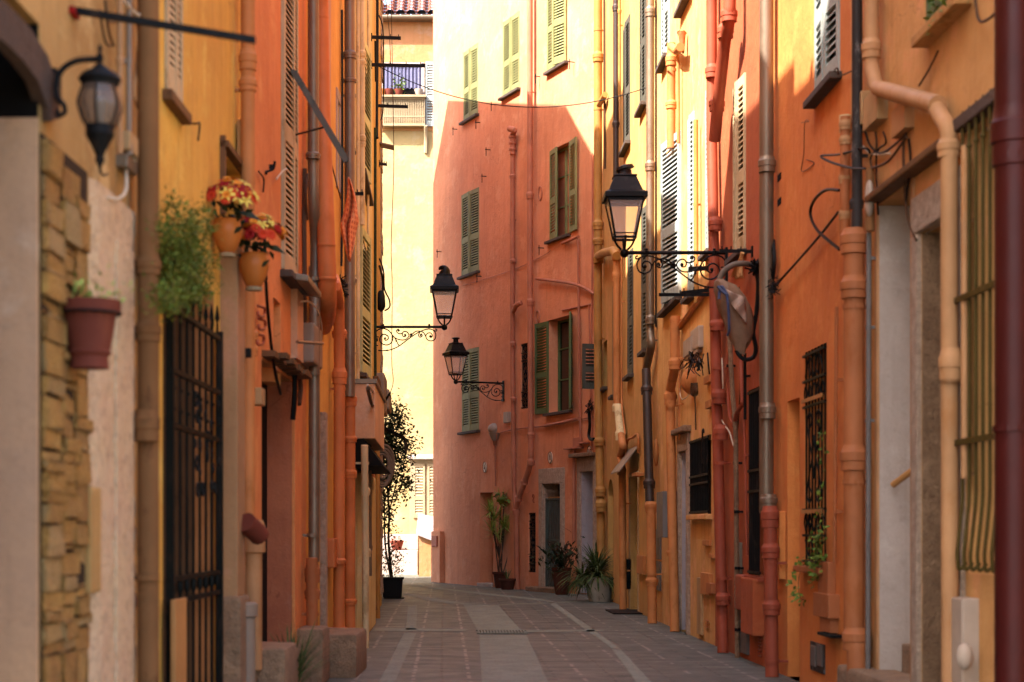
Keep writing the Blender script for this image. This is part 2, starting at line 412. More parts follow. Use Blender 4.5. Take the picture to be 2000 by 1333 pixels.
# ---------------------------------------------------------------- houses
class House:
    def __init__(s, name, label, W, u0, u1, h, mat, depth=5.0, cat='house'):
        s.W, s.u0, s.u1, s.h, s.mat, s.depth = W, u0, u1, h, mat, depth
        s.holes = []
        s.root = empty(name, W.pt((u0 + u1) / 2, -.5, 0), label, cat, 'houses along the alley')
    def hole(s, u0, u1, z0, z1, d):
        u0, u1 = min(u0, u1), max(u0, u1)
        s.holes.append((max(u0, s.u0 + .01), min(u1, s.u1 - .01), max(z0, 0.0), z1, d))
    def finish(s, roofmat='tile'):
        W = s.W; mb = MB()
        us = sorted({s.u0, s.u1} | {x for h in s.holes for x in h[:2]}); zs = sorted({-.3, s.h} | {x for h in s.holes for x in h[2:4]})
        for i in range(len(us) - 1):
            for j in range(len(zs) - 1):
                cu, cz = (us[i] + us[i + 1]) / 2, (zs[j] + zs[j + 1]) / 2
                if any(h[0] < cu < h[1] and h[2] < cz < h[3] for h in s.holes): continue
                mb.quad(W.pt(us[i], 0, zs[j]), W.pt(us[i + 1], 0, zs[j]), W.pt(us[i + 1], 0, zs[j + 1]), W.pt(us[i], 0, zs[j + 1]))
        for a, b, c, d, e in s.holes:
            mb.quad(W.pt(a, 0, c), W.pt(a, -e, c), W.pt(a, -e, d), W.pt(a, 0, d))
            mb.quad(W.pt(b, 0, c), W.pt(b, -e, c), W.pt(b, -e, d), W.pt(b, 0, d))
            mb.quad(W.pt(a, 0, d), W.pt(b, 0, d), W.pt(b, -e, d), W.pt(a, -e, d))
            mb.quad(W.pt(a, 0, c), W.pt(b, 0, c), W.pt(b, -e, c), W.pt(a, -e, c))
            mb.quad(W.pt(a - .05, -e - .03, c - .05), W.pt(b + .05, -e - .03, c - .05), W.pt(b + .05, -e - .03, d + .05), W.pt(a - .05, -e - .03, d + .05))
        D = -s.depth
        mb.quad(W.pt(s.u0, 0, -.3), W.pt(s.u0, D, -.3), W.pt(s.u0, D, s.h), W.pt(s.u0, 0, s.h))
        mb.quad(W.pt(s.u1, 0, -.3), W.pt(s.u1, D, -.3), W.pt(s.u1, D, s.h), W.pt(s.u1, 0, s.h))
        mb.quad(W.pt(s.u0, D, -.3), W.pt(s.u1, D, -.3), W.pt(s.u1, D, s.h), W.pt(s.u0, D, s.h))
        bmsm = mb.build('wall', s.mat, s.root, smooth=False)
        bm = bmesh.new(); bm.from_mesh(bmsm.data); bmesh.ops.remove_doubles(bm, verts=bm.verts, dist=1e-4); bm.to_mesh(bmsm.data); bm.free()
        rf = MB()
        a, b = s.u0 + .012, s.u1 - .012
        e0, e1 = -.02, D
        z0, z1 = s.h + .004, s.h + .004 + s.depth * .28
        rf.hexa([W.pt(a, e0, z0), W.pt(b, e0, z0), W.pt(b, e1, z0), W.pt(a, e1, z0), W.pt(a, e0, z0 + .06), W.pt(b, e0, z0 + .06), W.pt(b, e1, z1), W.pt(a, e1, z1)])
        rf.build('roof', roofmat, s.root, smooth=False)

def part(h, name, mb, mat, label=None, parent=None, stuff=False, **k):
    o = mb.build(name, mat, parent or h.root, **k)
    if stuff: o['kind'] = 'stuff'
    if label: o['label'] = label
    return o
def leaf_mesh(o, u, n, w, h, pitch=.052, t=.035, mid=.42):
    """one louvred shutter leaf: origin o at the hinge foot, u across, n outward"""
    mb = MB(); o, u, n = V(o), V(u), V(n); z = V((0, 0, 1)); st = min(.055, w * .2)
    def b(a0, a1, z0, z1, d0=0.0, d1=t): mb.obox(o + u * a0 + n * d0 + z * z0, u * (a1 - a0), n * (d1 - d0), z * (z1 - z0))
    b(0, st, 0, h); b(w - st, w, 0, h)
    rails = [(0, .11), (h * mid - .05, h * mid + .06), (h - .09, h)]
    for a, c in rails: b(st, w - st, a, c, .003, t - .003)
    for (a, c) in ((rails[0][1], rails[1][0]), (rails[1][1], rails[2][0])):
        k = max(1, int((c - a) / pitch)); p = (c - a) / k
        for i in range(k):
            zz = a + i * p
            mb.obox(o + u * st + n * (t - .004) + z * (zz + .001), u * (w - 2 * st), n * (-t + .010) + z * (p * .62), z * .008)
    return mb
def window(h, xa, xb, yt, yb, xr=None, leaves=(0, 0), mat='shut_olive', sill='sill', pane='darkpane', depth=.18, inset=.035, sillout=.09, W=None, label=None, hinge_out=.012, pitch=.052, t=.035):
    W = W or h.W; xr = xa if xr is None else xr
    ua, ub = W.hit(xa, CY)[0], W.hit(xb, CY)[0]
    zt, zb = W.hit(xr, yt)[1], W.hit(xr, yb)[1]
    u0, u1 = min(ua, ub), max(ua, ub)
    shut = all(a is not None and a < 12 for a in leaves)
    if shut: depth = inset + .022  # closed leaves: dark sheet right behind the slats stands for the room's shade
    h.hole(u0, u1, zb, zt, depth)
    w = MB()
    W.box(w, u0, u1, -depth + .004, -depth + .014, zb, zt)
    fr = .05
    wo = part(h, 'window', w, pane, label)
    f = MB()
    for a, b, c, d in () if shut else ((u0 + .002, u0 + fr, zb + .002, zt - .002), (u1 - fr, u1 - .002, zb + .002, zt - .002), ((u0 + u1) / 2 - .03, (u0 + u1) / 2 + .03, zb + fr, zt - fr)):
        W.box(f, a, b, -depth + .016, -depth + .05, c, d)
    for c, d in () if shut else ((zb + .002, zb + fr), (zt - fr, zt - .002), (zb + (zt - zb) * .35, zb + (zt - zb) * .35 + .025), (zb + (zt - zb) * .68, zb + (zt - zb) * .68 + .025)):
        W.box(f, u0 + fr, u1 - fr, -depth + .018, -depth + .046, c, d)
    if not shut: part(h, 'frame', f, mat, None, wo, smooth=False)
    lw = (u1 - u0) / 2 - .008
    for side, ang in ((0, leaves[0]), (1, leaves[1])):
        if ang is None: continue
        c, sn = math.cos(rad(ang)), math.sin(rad(ang))
        if side == 0: hp, du = u0 + .004, W.d
        else: hp, du = u1 - .004, -W.d
        off = -inset if ang < 30 else hinge_out
        ud = du * c + W.n * sn
        nd = W.n * c - du * sn
        lh = zt - zb - .02
        mb = leaf_mesh(W.pt(hp, off, zb + .012), ud, nd, lw, lh, pitch, t)
        part(h, 'shutter', mb, mat, None, wo, smooth=False)
    if sill:
        s = MB(); W.box(s, u0 - .06, u1 + .06, -.03, sillout, zb - .055, zb - .003)
        part(h, 'sill', s, sill, None, wo, smooth=False, bevel=.008)
    return wo, (u0, u1, zb, zt)
def opening(h, xa, xb, yt, yb, xr, depth, mat, name='door', label=None, W=None, to_ground=False, back=True):
    W = W or h.W
    ua, ub = W.hit(xa, CY)[0], W.hit(xb, CY)[0]; u0, u1 = min(ua, ub), max(ua, ub)
    zt = W.hit(xr, yt)[1]; zb = 0.0 if to_ground else W.hit(xr, yb)[1]
    h.hole(u0, u1, zb, zt, depth)
    o = None
    if back:
        mb = MB(); W.box(mb, u0, u1, -depth + .004, -depth + .03, zb, zt)
        o = part(h, name, mb, mat, label, smooth=False)
    return o, (u0, u1, zb, zt)
def surround(h, u0, u1, z0, z1, wid, out, mat, name='door_frame', lintel=None, label=None):
    W = h.W; mb = MB(); lt = lintel or wid
    W.box(mb, u0 - wid, u0 - .001, -.02, out, z0, z1); W.box(mb, u1 + .001, u1 + wid, -.02, out, z0, z1)
    W.box(mb, u0 - wid, u1 + wid, -.02, out + .002, z1, z1 + lt)
    return part(h, name, mb, mat, label, smooth=False, bevel=.012)
def drain(h, pts, wpx, mat, collars=(), clips=(), rnd=.15, off=None, label=None, W=None, rad_m=None, name='drainpipe', cmat=None, ck=1.25):
    W = W or h.W
    r = rad_m or wpx / 2 * W.m(pts[0][0], .08)
    off = off or r + .035
    P = []
    for p in pts:
        if p[1] is None:
            u, _ = W.hit(p[0], CY, off); P.append(W.pt(u, off, 0.0))
        elif p[1] == 'top':
            u, _ = W.hit(p[0], CY, off); P.append(W.pt(u, off, h.h - .02))
        else: P.append(W.at(p[0], p[1], off if len(p) < 3 else p[2]))
    mb = MB(); mb.tube(roundpath(P, rnd), r, 14)
    o = part(h, name, mb, mat, label)
    for c in collars:
        x, y = c[0], c[1]; k = c[2] if len(c) > 2 else 1.0
        q = W.at(x, y, off); hh = r * 1.25 * k
        m2 = MB(); rr = r * ck
        m2.lathe([(r * 1.02, -hh), (rr, -hh * .95), (rr, -hh * .25), (rr * 1.09, -hh * .2), (rr * 1.09, hh * .45), (rr * .98, hh * .55), (r * 1.02, hh)], q, 16, caps=False)
        part(h, 'collar', m2, cmat or mat, None, o)
    for x, y in clips:
        q = W.at(x, y, off)
        m2 = MB(); m2.lathe([(r * 1.01, -.014), (r * 1.1, -.014), (r * 1.1, .014), (r * 1.01, .014)], q, 14, caps=False)
        m2.obox(q - W.n * (off) - W.d * .012 - V((0, 0, .01)), W.n * off * .9, W.d * .024, (0, 0, .02))
        part(h, 'pipe_clip', m2, cmat or mat, None, o, smooth=False)
    return o
def pxbox(h, xa, xb, yt, yb, out, mat, name, xr=None, label=None, o0=-.02, bevel=.006, parent=None, W=None):
    """a box lying on the wall, given by its photo rectangle on the wall plane"""
    W = W or h.W; xr = xa if xr is None else xr
    ua, ub = W.hit(xa, CY)[0], W.hit(xb, CY)[0]; zt, zb = W.hit(xr, yt)[1], W.hit(xr, yb)[1]
    mb = MB(); W.box(mb, min(ua, ub), max(ua, ub), o0, out, zb, zt)
    return part(h, name, mb, mat, label, parent, smooth=False, bevel=bevel)
def cable(h, pts, r, mat='cable', name='cable', W=None, seg=6, label=None, n=6):
    W = W or h.W; mb = MB()
    mb.tube(smoothpath([W.at(p[0], p[1], p[2] if len(p) > 2 else .03) for p in pts], n), r, seg)
    return part(h, name, mb, mat, label)
def bar(h, x0, x1, y0, y1=None, r=.016, mat='iron', name='clothesline_bar', W=None):
    """an iron arm square to the wall: starts on it at photo column x0, ends where it shows at x1"""
    W = W or h.W; p = W.at(x0, y0, 0); m = p.y / F
    q = p + W.n * (abs(x1 - x0) * m / max(.2, abs(W.n.x))) + V((0, 0, ((y0 - (y1 or y0)) * m)))
    mb = MB(); d = q - p
    mb.obox(p - V((0, r, r)), d, (0, 2 * r, 0), (0, 0, 2 * r)); mb.obox(p + W.n * .0 - V((0, .03, .05)), W.n * .012, (0, .06, 0), (0, 0, .1))
    for k in (.35, .65, .92):
        c = p + d * k; mb.tube([c + V((0, 0, r)), c + V((0, 0, r + .03))], .006, 6)
    return part(h, name, mb, mat, None, smooth=False)
def barred(h, rect, n, mat='iron', bands=(.1, .9), off=.03, name='window_bars', rb=.009, W=None):
    W = W or h.W; u0, u1, z0, z1 = rect; mb = MB()
    for i in range(n):
        u = u0 + (u1 - u0) * (i + .5) / n
        mb.tube([W.pt(u, off, z0 + .01), W.pt(u, off, z1 - .01)], rb, 6)
    for k in bands:
        z = z0 + (z1 - z0) * k; W.box(mb, u0 - .02, u1 + .02, off - .006, off + .012, z - .012, z + .012)
    return part(h, name, mb, mat, None, smooth=True)
# ================================================================ RIGHT SIDE
def UX(W, px, off=0): return W.hit(px, CY, off)[0]
Y = lambda px: UX(WR, px)
HR1 = House('house', 'tan orange house with a burgundy pipe and olive window grille, nearest on the right', WR, 6.4, Y(1662), 9.6, 'p_orange_r1')
HR2 = House('house', 'burnt orange house with an ornate ironwork window and green vine, beside the tan house', WR, Y(1662) + .006, Y(1494), 10.2, 'p_orange_r2')
HR3 = House('house', 'narrow vermilion red house between two downpipes, with the wrapped bundle hanging on it', WR, Y(1494) + .006, Y(1397), 10.6, 'p_red_r')
HR4 = House('house', 'ochre house with pale open shutters in sun and a black barred window below', WR, Y(1397) + .006, Y(1267), 11.2, 'p_ochre_r')
HR5 = House('house', 'golden ochre house with an arched doorway and dark narrow door, touching the salmon house', WR, Y(1267) + .006, 31.70, 12.2, 'p_ochre_r2')

# ---- tan orange house (nearest right)
h = HR1
drain(h, [(1983, 'top'), (1983, None)], 78, 'burgundy', [(1983, 268, 1.2)], [(1983, 306), (1983, 838)], ck=1.1)
# olive grille in front of a tall window
o_, rc = opening(h, 1892, 1975, 255, 1120, 1892, .2, 'darkpane', 'window')
m = MB(); WR.box(m, rc[0] - .1, rc[1] + .08, -.02, .07, rc[3], rc[3] + .07); part(h, 'lintel', m, 'brownstone', smooth=False, bevel=.01)
g = MB(); n = 6
for i in range(n):
    u = rc[0] + (rc[1] - rc[0]) * (i + .5) / n
    zt, zb = rc[3] - .02, rc[2] + .04
    g.tube(roundpath([WR.pt(u, .05, zt + .03), WR.pt(u, .05, zb + .35), WR.pt(u, .08, zb + .05), WR.pt(u, .07, zb - .03), WR.pt(u, .03, zb + .02)], .05), .010, 7)
    g.lathe([(.004, -.03), (.017, -.012), (.019, 0), (.012, .02), (.003, .05)], WR.pt(u, .05, zt + .06), 7)
    for q in (zt - .1,): g.ball(WR.pt(u, .05, q), .017, 7, 5)
for yy in (590, 866):
    z = WR.hit(1887, yy)[1]; WR.box(g, rc[0] - .05, rc[1] + .03, .058, .074, z - .016, z + .016)
part(h, 'window_grille', g, 'iron_olive')
drain(h, [(1702, 'top'), (1702, 130), (1712, 172), (1826, 207), (1853, 252), (1854, 300), (1856, None)], 33, 'pipe_tan', [(1702, 96, 1.1), (1853, 290, .9), (1857, 712, 1.5)], [(1857, 690), (1857, 742)], rnd=.05, off=.085, rad_m=.047)
m = MB(); m.tube([WR.at(1832, 205, .085), WR.at(1726, 176, .085)], .052, 14); part(h, 'pipe_sleeve', m, 'pipe_tan')
drain(h, [(1884, 285), (1884, 935)], 15, 'pipe_tan', [], [(1884, 430), (1884, 925)], rad_m=.019)
drain(h, [(1697, 455), (1695, None)], 11, 'boxgrey', [], [(1697, 505), (1696, 640), (1695, 822)], rad_m=.017)
# planter ledge, top right
m = MB(); u0, z0 = WR.hit(1812, 85); WR.box(m, Y(1900), u0, -.02, .1, z0 - .03, z0 + .03); part(h, 'sill', m, 'tanwood', smooth=False, bevel=.008)
m = MB(); WR.box(m, Y(1880), u0 - .08, .0, .02, z0 + .035, z0 + .8); part(h, 'shutter', leaf_mesh(WR.pt(u0 - .1, .004, z0 + .034), -WR.d, WR.n, .32, .9), 'shut_green', smooth=False)
cable(h, [(1905, 0, .03), (1912, 40, .04), (1930, 38, .04), (1950, 20, .04)], .008, 'cablebrown')
# white reveal doorway with handrail, then a stone framed one
o_, d1 = opening(h, 1716, 1781, 402, 1306, 1716, .55, 'p_white', 'doorway', to_ground=True)
m = MB(); WR.box(m, d1[1] - .016, d1[1] - .004, -.54, -.002, .02, d1[3] - .004); part(h, 'white_reveal', m, 'p_white', smooth=False)
m = MB(); WR.box(m, d1[0] - .07, d1[0] - .002, -.02, .012, 0.0, d1[3] + .02); WR.box(m, d1[1] + .002, d1[1] + .07, -.02, .012, 0, d1[3] + .02); part(h, 'door_frame', m, 'pipe_tan', smooth=False, bevel=.006)
m = MB(); a = WR.at(1738, 948, -.07); b = WR.at(1790, 897, -.12); m.tube([V((a.x, d1[1] - .09, a.z)), V((b.x + .12, d1[1] - .42, b.z + .03))], .021, 10); part(h, 'handrail', m, 'tanwood')
m = MB(); zs = WR.hit(1716, 1308)[1]
WR.box(m, d1[0] + .02, d1[1] - .02, -.54, -.14, .02, zs + .17); part(h, 'inner_step', m, 'benchstone', smooth=False, bevel=.015)
m = MB(); WR.box(m, d1[0] - .06, d1[1] + .46, -.13, .17, -.02, zs); part(h, 'doorstep', m, 'benchstone', smooth=False, bevel=.03)
o_, d2 = opening(h, 1800, 1872, 455, 1300, 1800, .4, 'brownwood', 'door', to_ground=True)
surround(h, d2[0], d2[1], 0.0, d2[3], .13, .03, 'granite', lintel=.22)
m = MB(); WR.box(m, d2[1] - .018, d2[1] - .004, -.38, -.002, .02, d2[3] - .004); part(h, 'stone_reveal', m, 'greystone', smooth=False)
# brown ledge over the doorways
m = MB(); u0, z0 = WR.hit(1722, 400); WR.box(m, Y(1868), u0 + .05, -.02, .10, z0 + .015, z0 + .06); part(h, 'ledge', m, 'brownwood', smooth=False, bevel=.01)
# junction boxes and cable tangle
for a, b, c, d, mt, out in ((1683, 1700, 195, 258, 'boxtan', .06), (1706, 1734, 196, 258, 'boxtan', .07), (1759, 1786, 220, 272, 'pipe_tan', .06)):
    pxbox(h, a, b, c, d, out, mt, 'junction_box')
m = MB(); c0 = WR.at(1698, 388, .07); m.ball(c0, .06, 14, 10, (.5, .8, 2.0)); part(h, 'bulkhead_light', m, 'plastic_w')
m = MB(); m.tube([WR.at(1700, 452, .06), WR.at(1699, 330, .06)], .028, 8); part(h, 'light_backplate', m, 'rust')
for pts, r, mt in (([(1690, 258), (1700, 285), (1720, 300), (1745, 285), (1770, 262)], .008, 'cable'), ([(1710, 258), (1712, 290), (1700, 310), (1706, 340)], .008, 'cablebrown'),
                   ([(1725, 258), (1730, 280), (1712, 305), (1715, 420)], .007, 'cable'), ([(1765, 272), (1765, 330), (1772, 420), (1790, 470)], .009, 'cablebrown'), ([(1775, 272), (1778, 320), (1768, 400)], .008, 'cable'),
                   ([(1690, 330, .09), (1660, 328, .1), (1620, 316, .1), (1604, 305, .1), (1640, 302, .09), (1688, 290, .06), (1700, 300, .04)], .009, 'cable'),
                   ([(1700, 330, .05), (1735, 315, .05), (1770, 268, .04)], .009, 'cablebrown'), ([(1795, 168, .03), (1815, 135, .03), (1832, 100, .03)], .007, 'cablebrown'),
                   ([(1685, 255), (1680, 275), (1700, 300), (1738, 300)], .006, 'cablewhite')):
    cable(h, pts, r, mt)
# meter cabinet and dial at the foot
pxbox(h, 1880, 1912, 1165, 1330, .09, 'plastic_w', 'meter_box', bevel=.012)
m = MB(); c0 = WR.at(1884, 1283, .12); m.ball(c0, .055, 14, 10, (.8, .8, 1.3)); part(h, 'meter_cover', m, 'plastic_w')

# ---- burnt orange house
h = HR2
drain(h, [(1674, 'top'), (1674, 452)], 21, 'leadgrey', [(1673, 398, .8)], [(1674, 305)])
drain(h, [(1672, 415), (1671, 458)], 20, 'zinc', [], [])
drain(h, [(1668, 458), (1668, 1240), (1674, 1262), (1675, None)], 40, 'pipe_or2', [(1668, 472, 1.0), (1668, 562, .9), (1668, 895, 1.0), (1672, 1248, .9)], [(1668, 600), (1668, 942)], rnd=.03)
drain(h, [(1651, 228), (1650, 490)], 20, 'pipe_or2', [(1651, 245, .8), (1651, 275, .7), (1650, 350, .8), (1650, 420, .8)], [], ck=1.15, cmat='pipe_tan')
m = MB(); m.tube([WR.at(1651, 226, .06), WR.at(1651, 258, .06)], .042, 12); part(h, 'vent_cap', m, 'pipe_cream')
window(h, 1594, 1641, -150, 196, 1594, (3, 4), 'shut_grey', inset=.02)
cable(h, [(1595, 190, .02), (1632, 135, .05), (1640, 148, .03), (1662, 140, .03)], .006, 'cablebrown')
o_, dr = opening(h, 1538, 1562, 785, 1333, 1538, .3, 'p_orange_r2', 'doorway', to_ground=True)
o_, gw = opening(h, 1572, 1615, 690, 1104, 1572, .22, 'dark', 'window')
def S(u, z, W=WR, off=.02): return W.pt(u, off, z)
def ornate(h, W, rc, mat, off=-.03, scrolls=3):
    u0, u1, z0, z1 = rc; g = MB(); n = 7; w = u1 - u0; H_ = z1 - z0
    def pl(pts, r=.006): g.tube(smoothpath([W.pt(u0 + a * w, off, z0 + b * H_) for a, b in pts], 5), r, 6)
    for i in range(n): g.tube([W.pt(u0 + w * (i + .5) / n, off - .012, z0), W.pt(u0 + w * (i + .5) / n, off - .012, z1)], .007, 6)
    for b in (.02, .14, .26, .74, .86, .98): W.box(g, u0, u1, off - .01, off + .01, z0 + b * H_ - .009, z0 + b * H_ + .009)
    for s in (0, 1):
        f = (lambda a: a) if s == 0 else (lambda a: 1 - a)
        pl([(f(.5), .40), (f(.42), .50), (f(.25), .60), (f(.18), .67), (f(.3), .71), (f(.4), .67), (f(.32), .64)])
        pl([(f(.5), .60), (f(.42), .50), (f(.25), .40), (f(.18), .33), (f(.3), .29), (f(.4), .33), (f(.32), .36)])
        pl([(f(.1), .88), (f(.28), .97), (f(.42), .92), (f(.33), .88), (f(.25), .92)])
        pl([(f(.1), .12), (f(.28), .03), (f(.42), .08), (f(.33), .12), (f(.25), .08)])
        pl([(f(.5), .87), (f(.4), .93), (f(.5), .975)])
    for k in range(5):
        pl([(.12 + .19 * k, .76), (.05 + .19 * k, .80), (.12 + .19 * k, .84), (.19 + .19 * k, .80), (.12 + .19 * k, .76)], .005)
        pl([(.12 + .19 * k, .16), (.05 + .19 * k, .20), (.12 + .19 * k, .24), (.19 + .19 * k, .20), (.12 + .19 * k, .16)], .005)
    return part(h, 'window_grille', g, mat)
ornate(h, WR, gw, 'iron_g', off=.012)
for yy in (786, 1000):
    z = WR.hit(1573, yy)[1]; m = MB(); WR.box(m, gw[0] + .03, gw[1] - .03, .024, .036, z - .014, z + .014); part(h, 'rail', m, 'tanwood', smooth=False)
m = MB(); WR.box(m, gw[0] - .08, gw[1] + .07, -.03, .08, gw[2] - .05, gw[2] - .003); part(h, 'sill', m, 'pipe_or2', smooth=False, bevel=.008)
drain(h, [(1634, 600), (1630, 1100)], 8, 'pipe_or2', [], [(1633, 742), (1632, 1000)], rad_m=.013)
pxbox(h, 1612, 1632, 1097, 1165, .055, 'pipe_or2', 'conduit_cover'); pxbox(h, 1609, 1640, 1157, 1202, .08, 'pipe_or2', 'meter_box')
pxbox(h, 1617, 1637, 1204, 1232, .06, 'pipe_or2', 'conduit_cover'); pxbox(h, 1620, 1646, 1234, 1240, .09, 'iron', 'bracket')
pxbox(h, 1585, 1612, 1252, 1308, .012, 'leadgrey', 'vent_plate'); pxbox(h, 1588, 1597, 1260, 1300, .02, 'boxgrey', 'vent_flap'); pxbox(h, 1600, 1610, 1258, 1300, .02, 'boxgrey', 'vent_flap')
pxbox(h, 1522, 1534, 1000, 1130, .05, 'p_orange_r2', 'conduit_cover')
for x, y in ((1522, 352), (1522, 400)): pxbox(h, x - 3, x + 4, y - 9, y + 5, .004, 'dark', 'wall_hole')
cable(h, [(1640, 372, .08), (1612, 372, .1), (1590, 392, .1), (1583, 420, .1), (1598, 452, .1), (1640, 488, .07)], .012, 'cable')
cable(h, [(1637, 415, .05), (1600, 462, .04), (1560, 508, .05), (1518, 555, .05), (1508, 570, .06)], .010, 'cable')
m = MB()
for i in range(150):
    c0 = WR.at(1508 + R.gauss(0, 5), 562 + R.gauss(0, 9), .07 + R.uniform(-.02, .03)); d = V((R.uniform(-1, 1), R.uniform(-1, 1), R.uniform(-1, 1))) * .035
    m.tube([c0, c0 + d], .0035, 4)
part(h, 'frayed_rope', m, 'cable', stuff=True)
cable(h, [(1565, 240, .05), (1580, 238, .03), (1572, 240, .03), (1570, 300, .01), (1566, 335, .006), (1590, 320, .006), (1575, 312, .006)], .003, 'cablebrown')
cable(h, [(1510, 470, .04), (1512, 510, .05), (1509, 545, .05)], .018, 'rubberblack')

# ---- the zinc downpipe between the orange and the red house
z1 = drain(HR2, [(1497, 'top'), (1497, 1003)], 28, 'zinc', [(1498, 322, .9), (1499, 803, .9), (1501, 980, .8)], [], ck=1.15)
drain(HR3, [(1504, 1000), (1506, 1180), (1508, None)], 26, 'pipe_red', [(1504, 1010, 1.3), (1505, 1076, .9), (1507, 1187, .9)], [(1505, 1100), (1508, 1292)], off=.13)

# ---- red house
h = HR3
window(h, 1434, 1457, 175, 508, 1434, (4, 6), 'shut_tan', inset=.02)
drain(h, [(1389, 'top'), (1390, 260), (1398, 700), (1412, None)], 21, 'pipe_red', [(1391, 140, 1.0), (1397, 438, 1.0), (1400, 636, .8), (1404, 775, 1.1), (1408, 845, 1.1), (1412, 1170, .9)], [(1402, 720), (1409, 905), (1411, 1130)], rnd=.2)
drain(h, [(1426, 'top'), (1425, 40), (1416, 75), (1400, 225, .16), (1396, 275)], 24, 'pipe_red', [(1424, 30, .9), (1417, 62, .9), (1400, 205, .9)], [], off=.16)
drain(h, [(1424, 640), (1430, 760), (1437, 838), (1440, None)], 9, 'greystone', [], [(1424, 715), (1437, 905), (1439, 1000), (1440, 1110), (1440, 1230)], cmat='iron', rad_m=.024)
drain(h, [(1455, 690), (1455, 820)], 7, 'iron', [], [(1455, 735)], rad_m=.014)
cable(h, [(1410, 700, .06), (1412, 760, .05), (1408, 810, .05), (1415, 830, .05), (1425, 845, .05), (1432, 870, .05)], .007, 'cablewhite')
cable(h, [(1444, 560, .05), (1442, 640, .03), (1445, 760, .03), (1440, 850, .03)], .006, 'cablebrown')
cable(h, [(1424, 690, .06), (1421, 740, .05), (1424, 810, .05), (1433, 830, .04)], .012, 'pipe_red')
m = MB(); m.tube(roundpath([WR.at(1433, 832, .06), WR.at(1440, 805, .06), WR.at(1450, 790, .05), WR.at(1447, 700, .03)], .04), .022, 8); part(h, 'conduit_bend', m, 'pipe_red')
drain(h, [(1452, 800), (1455, 880), (1459, 1085)], 6, 'pipe_red', [], [(1456, 890), (1458, 1000)], rad_m=.013)
o_, bw = opening(h, 1469, 1491, 762, 1124, 1469, .16, 'darkpane', 'window')
barred(h, bw, 6, 'iron', (.02, .45, .56, .98)); m = MB(); WR.box(m, bw[0] - .05, bw[1] + .05, -.03, .06, bw[2] - .04, bw[2] - .003); part(h, 'sill', m, 'pipe_red', smooth=False)
pxbox(h, 1454, 1468, 1122, 1190, .09, 'pipe_red', 'meter_box', bevel=.02); pxbox(h, 1468, 1492, 1128, 1235, .1, 'p_red_r', 'meter_box', bevel=.012)
pxbox(h, 1450, 1464, 1212, 1274, .03, 'boxgrey', 'meter_hatch'); pxbox(h, 1446, 1450, 1060, 1270, .03, 'zinc', 'conduit_cover')
m = MB(); c0 = WR.at(1484, 1255, .01); zz = WR.hit(1484, 1240)[1]
for k in range(7): WR.box(m, c0.y - .07, c0.y + .07, .0, .018, zz - .03 * k - .012, zz - .03 * k)
part(h, 'vent_grille', m, 'pipe_red', smooth=False)
bar(h, 1470, 1405, 492, 490, .014)
m = MB()
for i in range(60):
    c0 = WR.at(1447 + R.gauss(0, 2), 506, .1 + R.uniform(-.02, .02)); e = WR.at(1440 + R.gauss(0, 6), 540 + R.uniform(-6, 6), .12 + R.uniform(-.04, .04)); m.tube([c0, e], .004, 4)
m.tube([WR.at(1450, 494, .1), WR.at(1446, 512, .11)], .02, 8)
part(h, 'broom_head', m, 'tanwood', stuff=True)

# ---- ochre house with open pale shutters
h = HR4
window(h, 1294, 1308, -90, 134, 1294, (3, 3), 'shut_grey', inset=.02)
window(h, 1331, 1352, -190, 25, 1331, (14, None), 'shut_grey', inset=.0)
window(h, 1297, 1331, 300, 606, 1303, (8, 5), 'shut_grey', inset=.0)
window(h, 1345, 1357, 235, 585, 1345, (5, 3), 'shut_grey', inset=.02)
window(h, 1380, 1394, 178, 500, 1380, (4, 4), 'shut_grey', inset=.02)
drain(h, [(1311, 85), (1311, 290)], 17, 'pipe_och', [(1311, 118, 1.1), (1311, 205, .8)], [(1312, 137)])
m = MB(); m.lathe([(.022, -.14), (.032, -.05), (.05, .06), (.055, .10)], WR.at(1332, 80, .07), 10); part(h, 'rain_hopper', m, 'pipe_or2', jitter=.012)
m = MB(); m.tube(roundpath([WR.at(1329, 92, .12), WR.at(1322, 100, .1), WR.at(1312, 92, .1)], .08), .05, 10); part(h, 'pipe_elbow', m, 'pipe_och')
drain(h, [(1324, 90), (1325, 280)], 7, 'pipe_och', [], [], rad_m=.02)
drain(h, [(1359, 235), (1360, 592)], 8, 'pipe_gold', [], [(1359, 400)], rad_m=.026)
drain(h, [(1318, 618), (1318, 718), (1309, 762), (1309, 800), (1313, 1010), (1318, None)], 19, 'pipe_och', [(1318, 711, 1.0), (1309, 777, 1.3), (1314, 1080, .5)], [(1318, 625), (1310, 793), (1314, 1082)], rnd=.05)
drain(h, [(1326, 645), (1327, 860)], 4, 'pipe_och', [], [(1327, 700), (1327, 790)], rad_m=.012)
m = MB(); a, b = WR.at(1327, 640, .03), WR.at(1392, 550, .03); m.tube([a, b], .035, 6); part(h, 'conduit_cover', m, 'pipe_och')
pxbox(h, 1346, 1362, 668, 700, .07, 'plastic_w', 'junction_box'); pxbox(h, 1358, 1374, 648, 690, .06, 'plastic_w', 'junction_box', bevel=.02)
pxbox(h, 1345, 1371, 676, 706, .05, 'plastic_w', 'junction_box')
m = MB()
for i in range(26):
    c0 = WR.at(1358 + R.gauss(0, 8), 700 + R.gauss(0, 7), .09); m.tube(smoothpath([c0, c0 + V((R.uniform(-.05, .05), R.uniform(-.15, .15), R.uniform(-.12, .05))), c0 + V((R.uniform(-.04, .02), R.uniform(-.2, .2), R.uniform(-.2, 0)))], 4), .006, 5)
part(h, 'cable_tangle', m, 'cable', stuff=True)
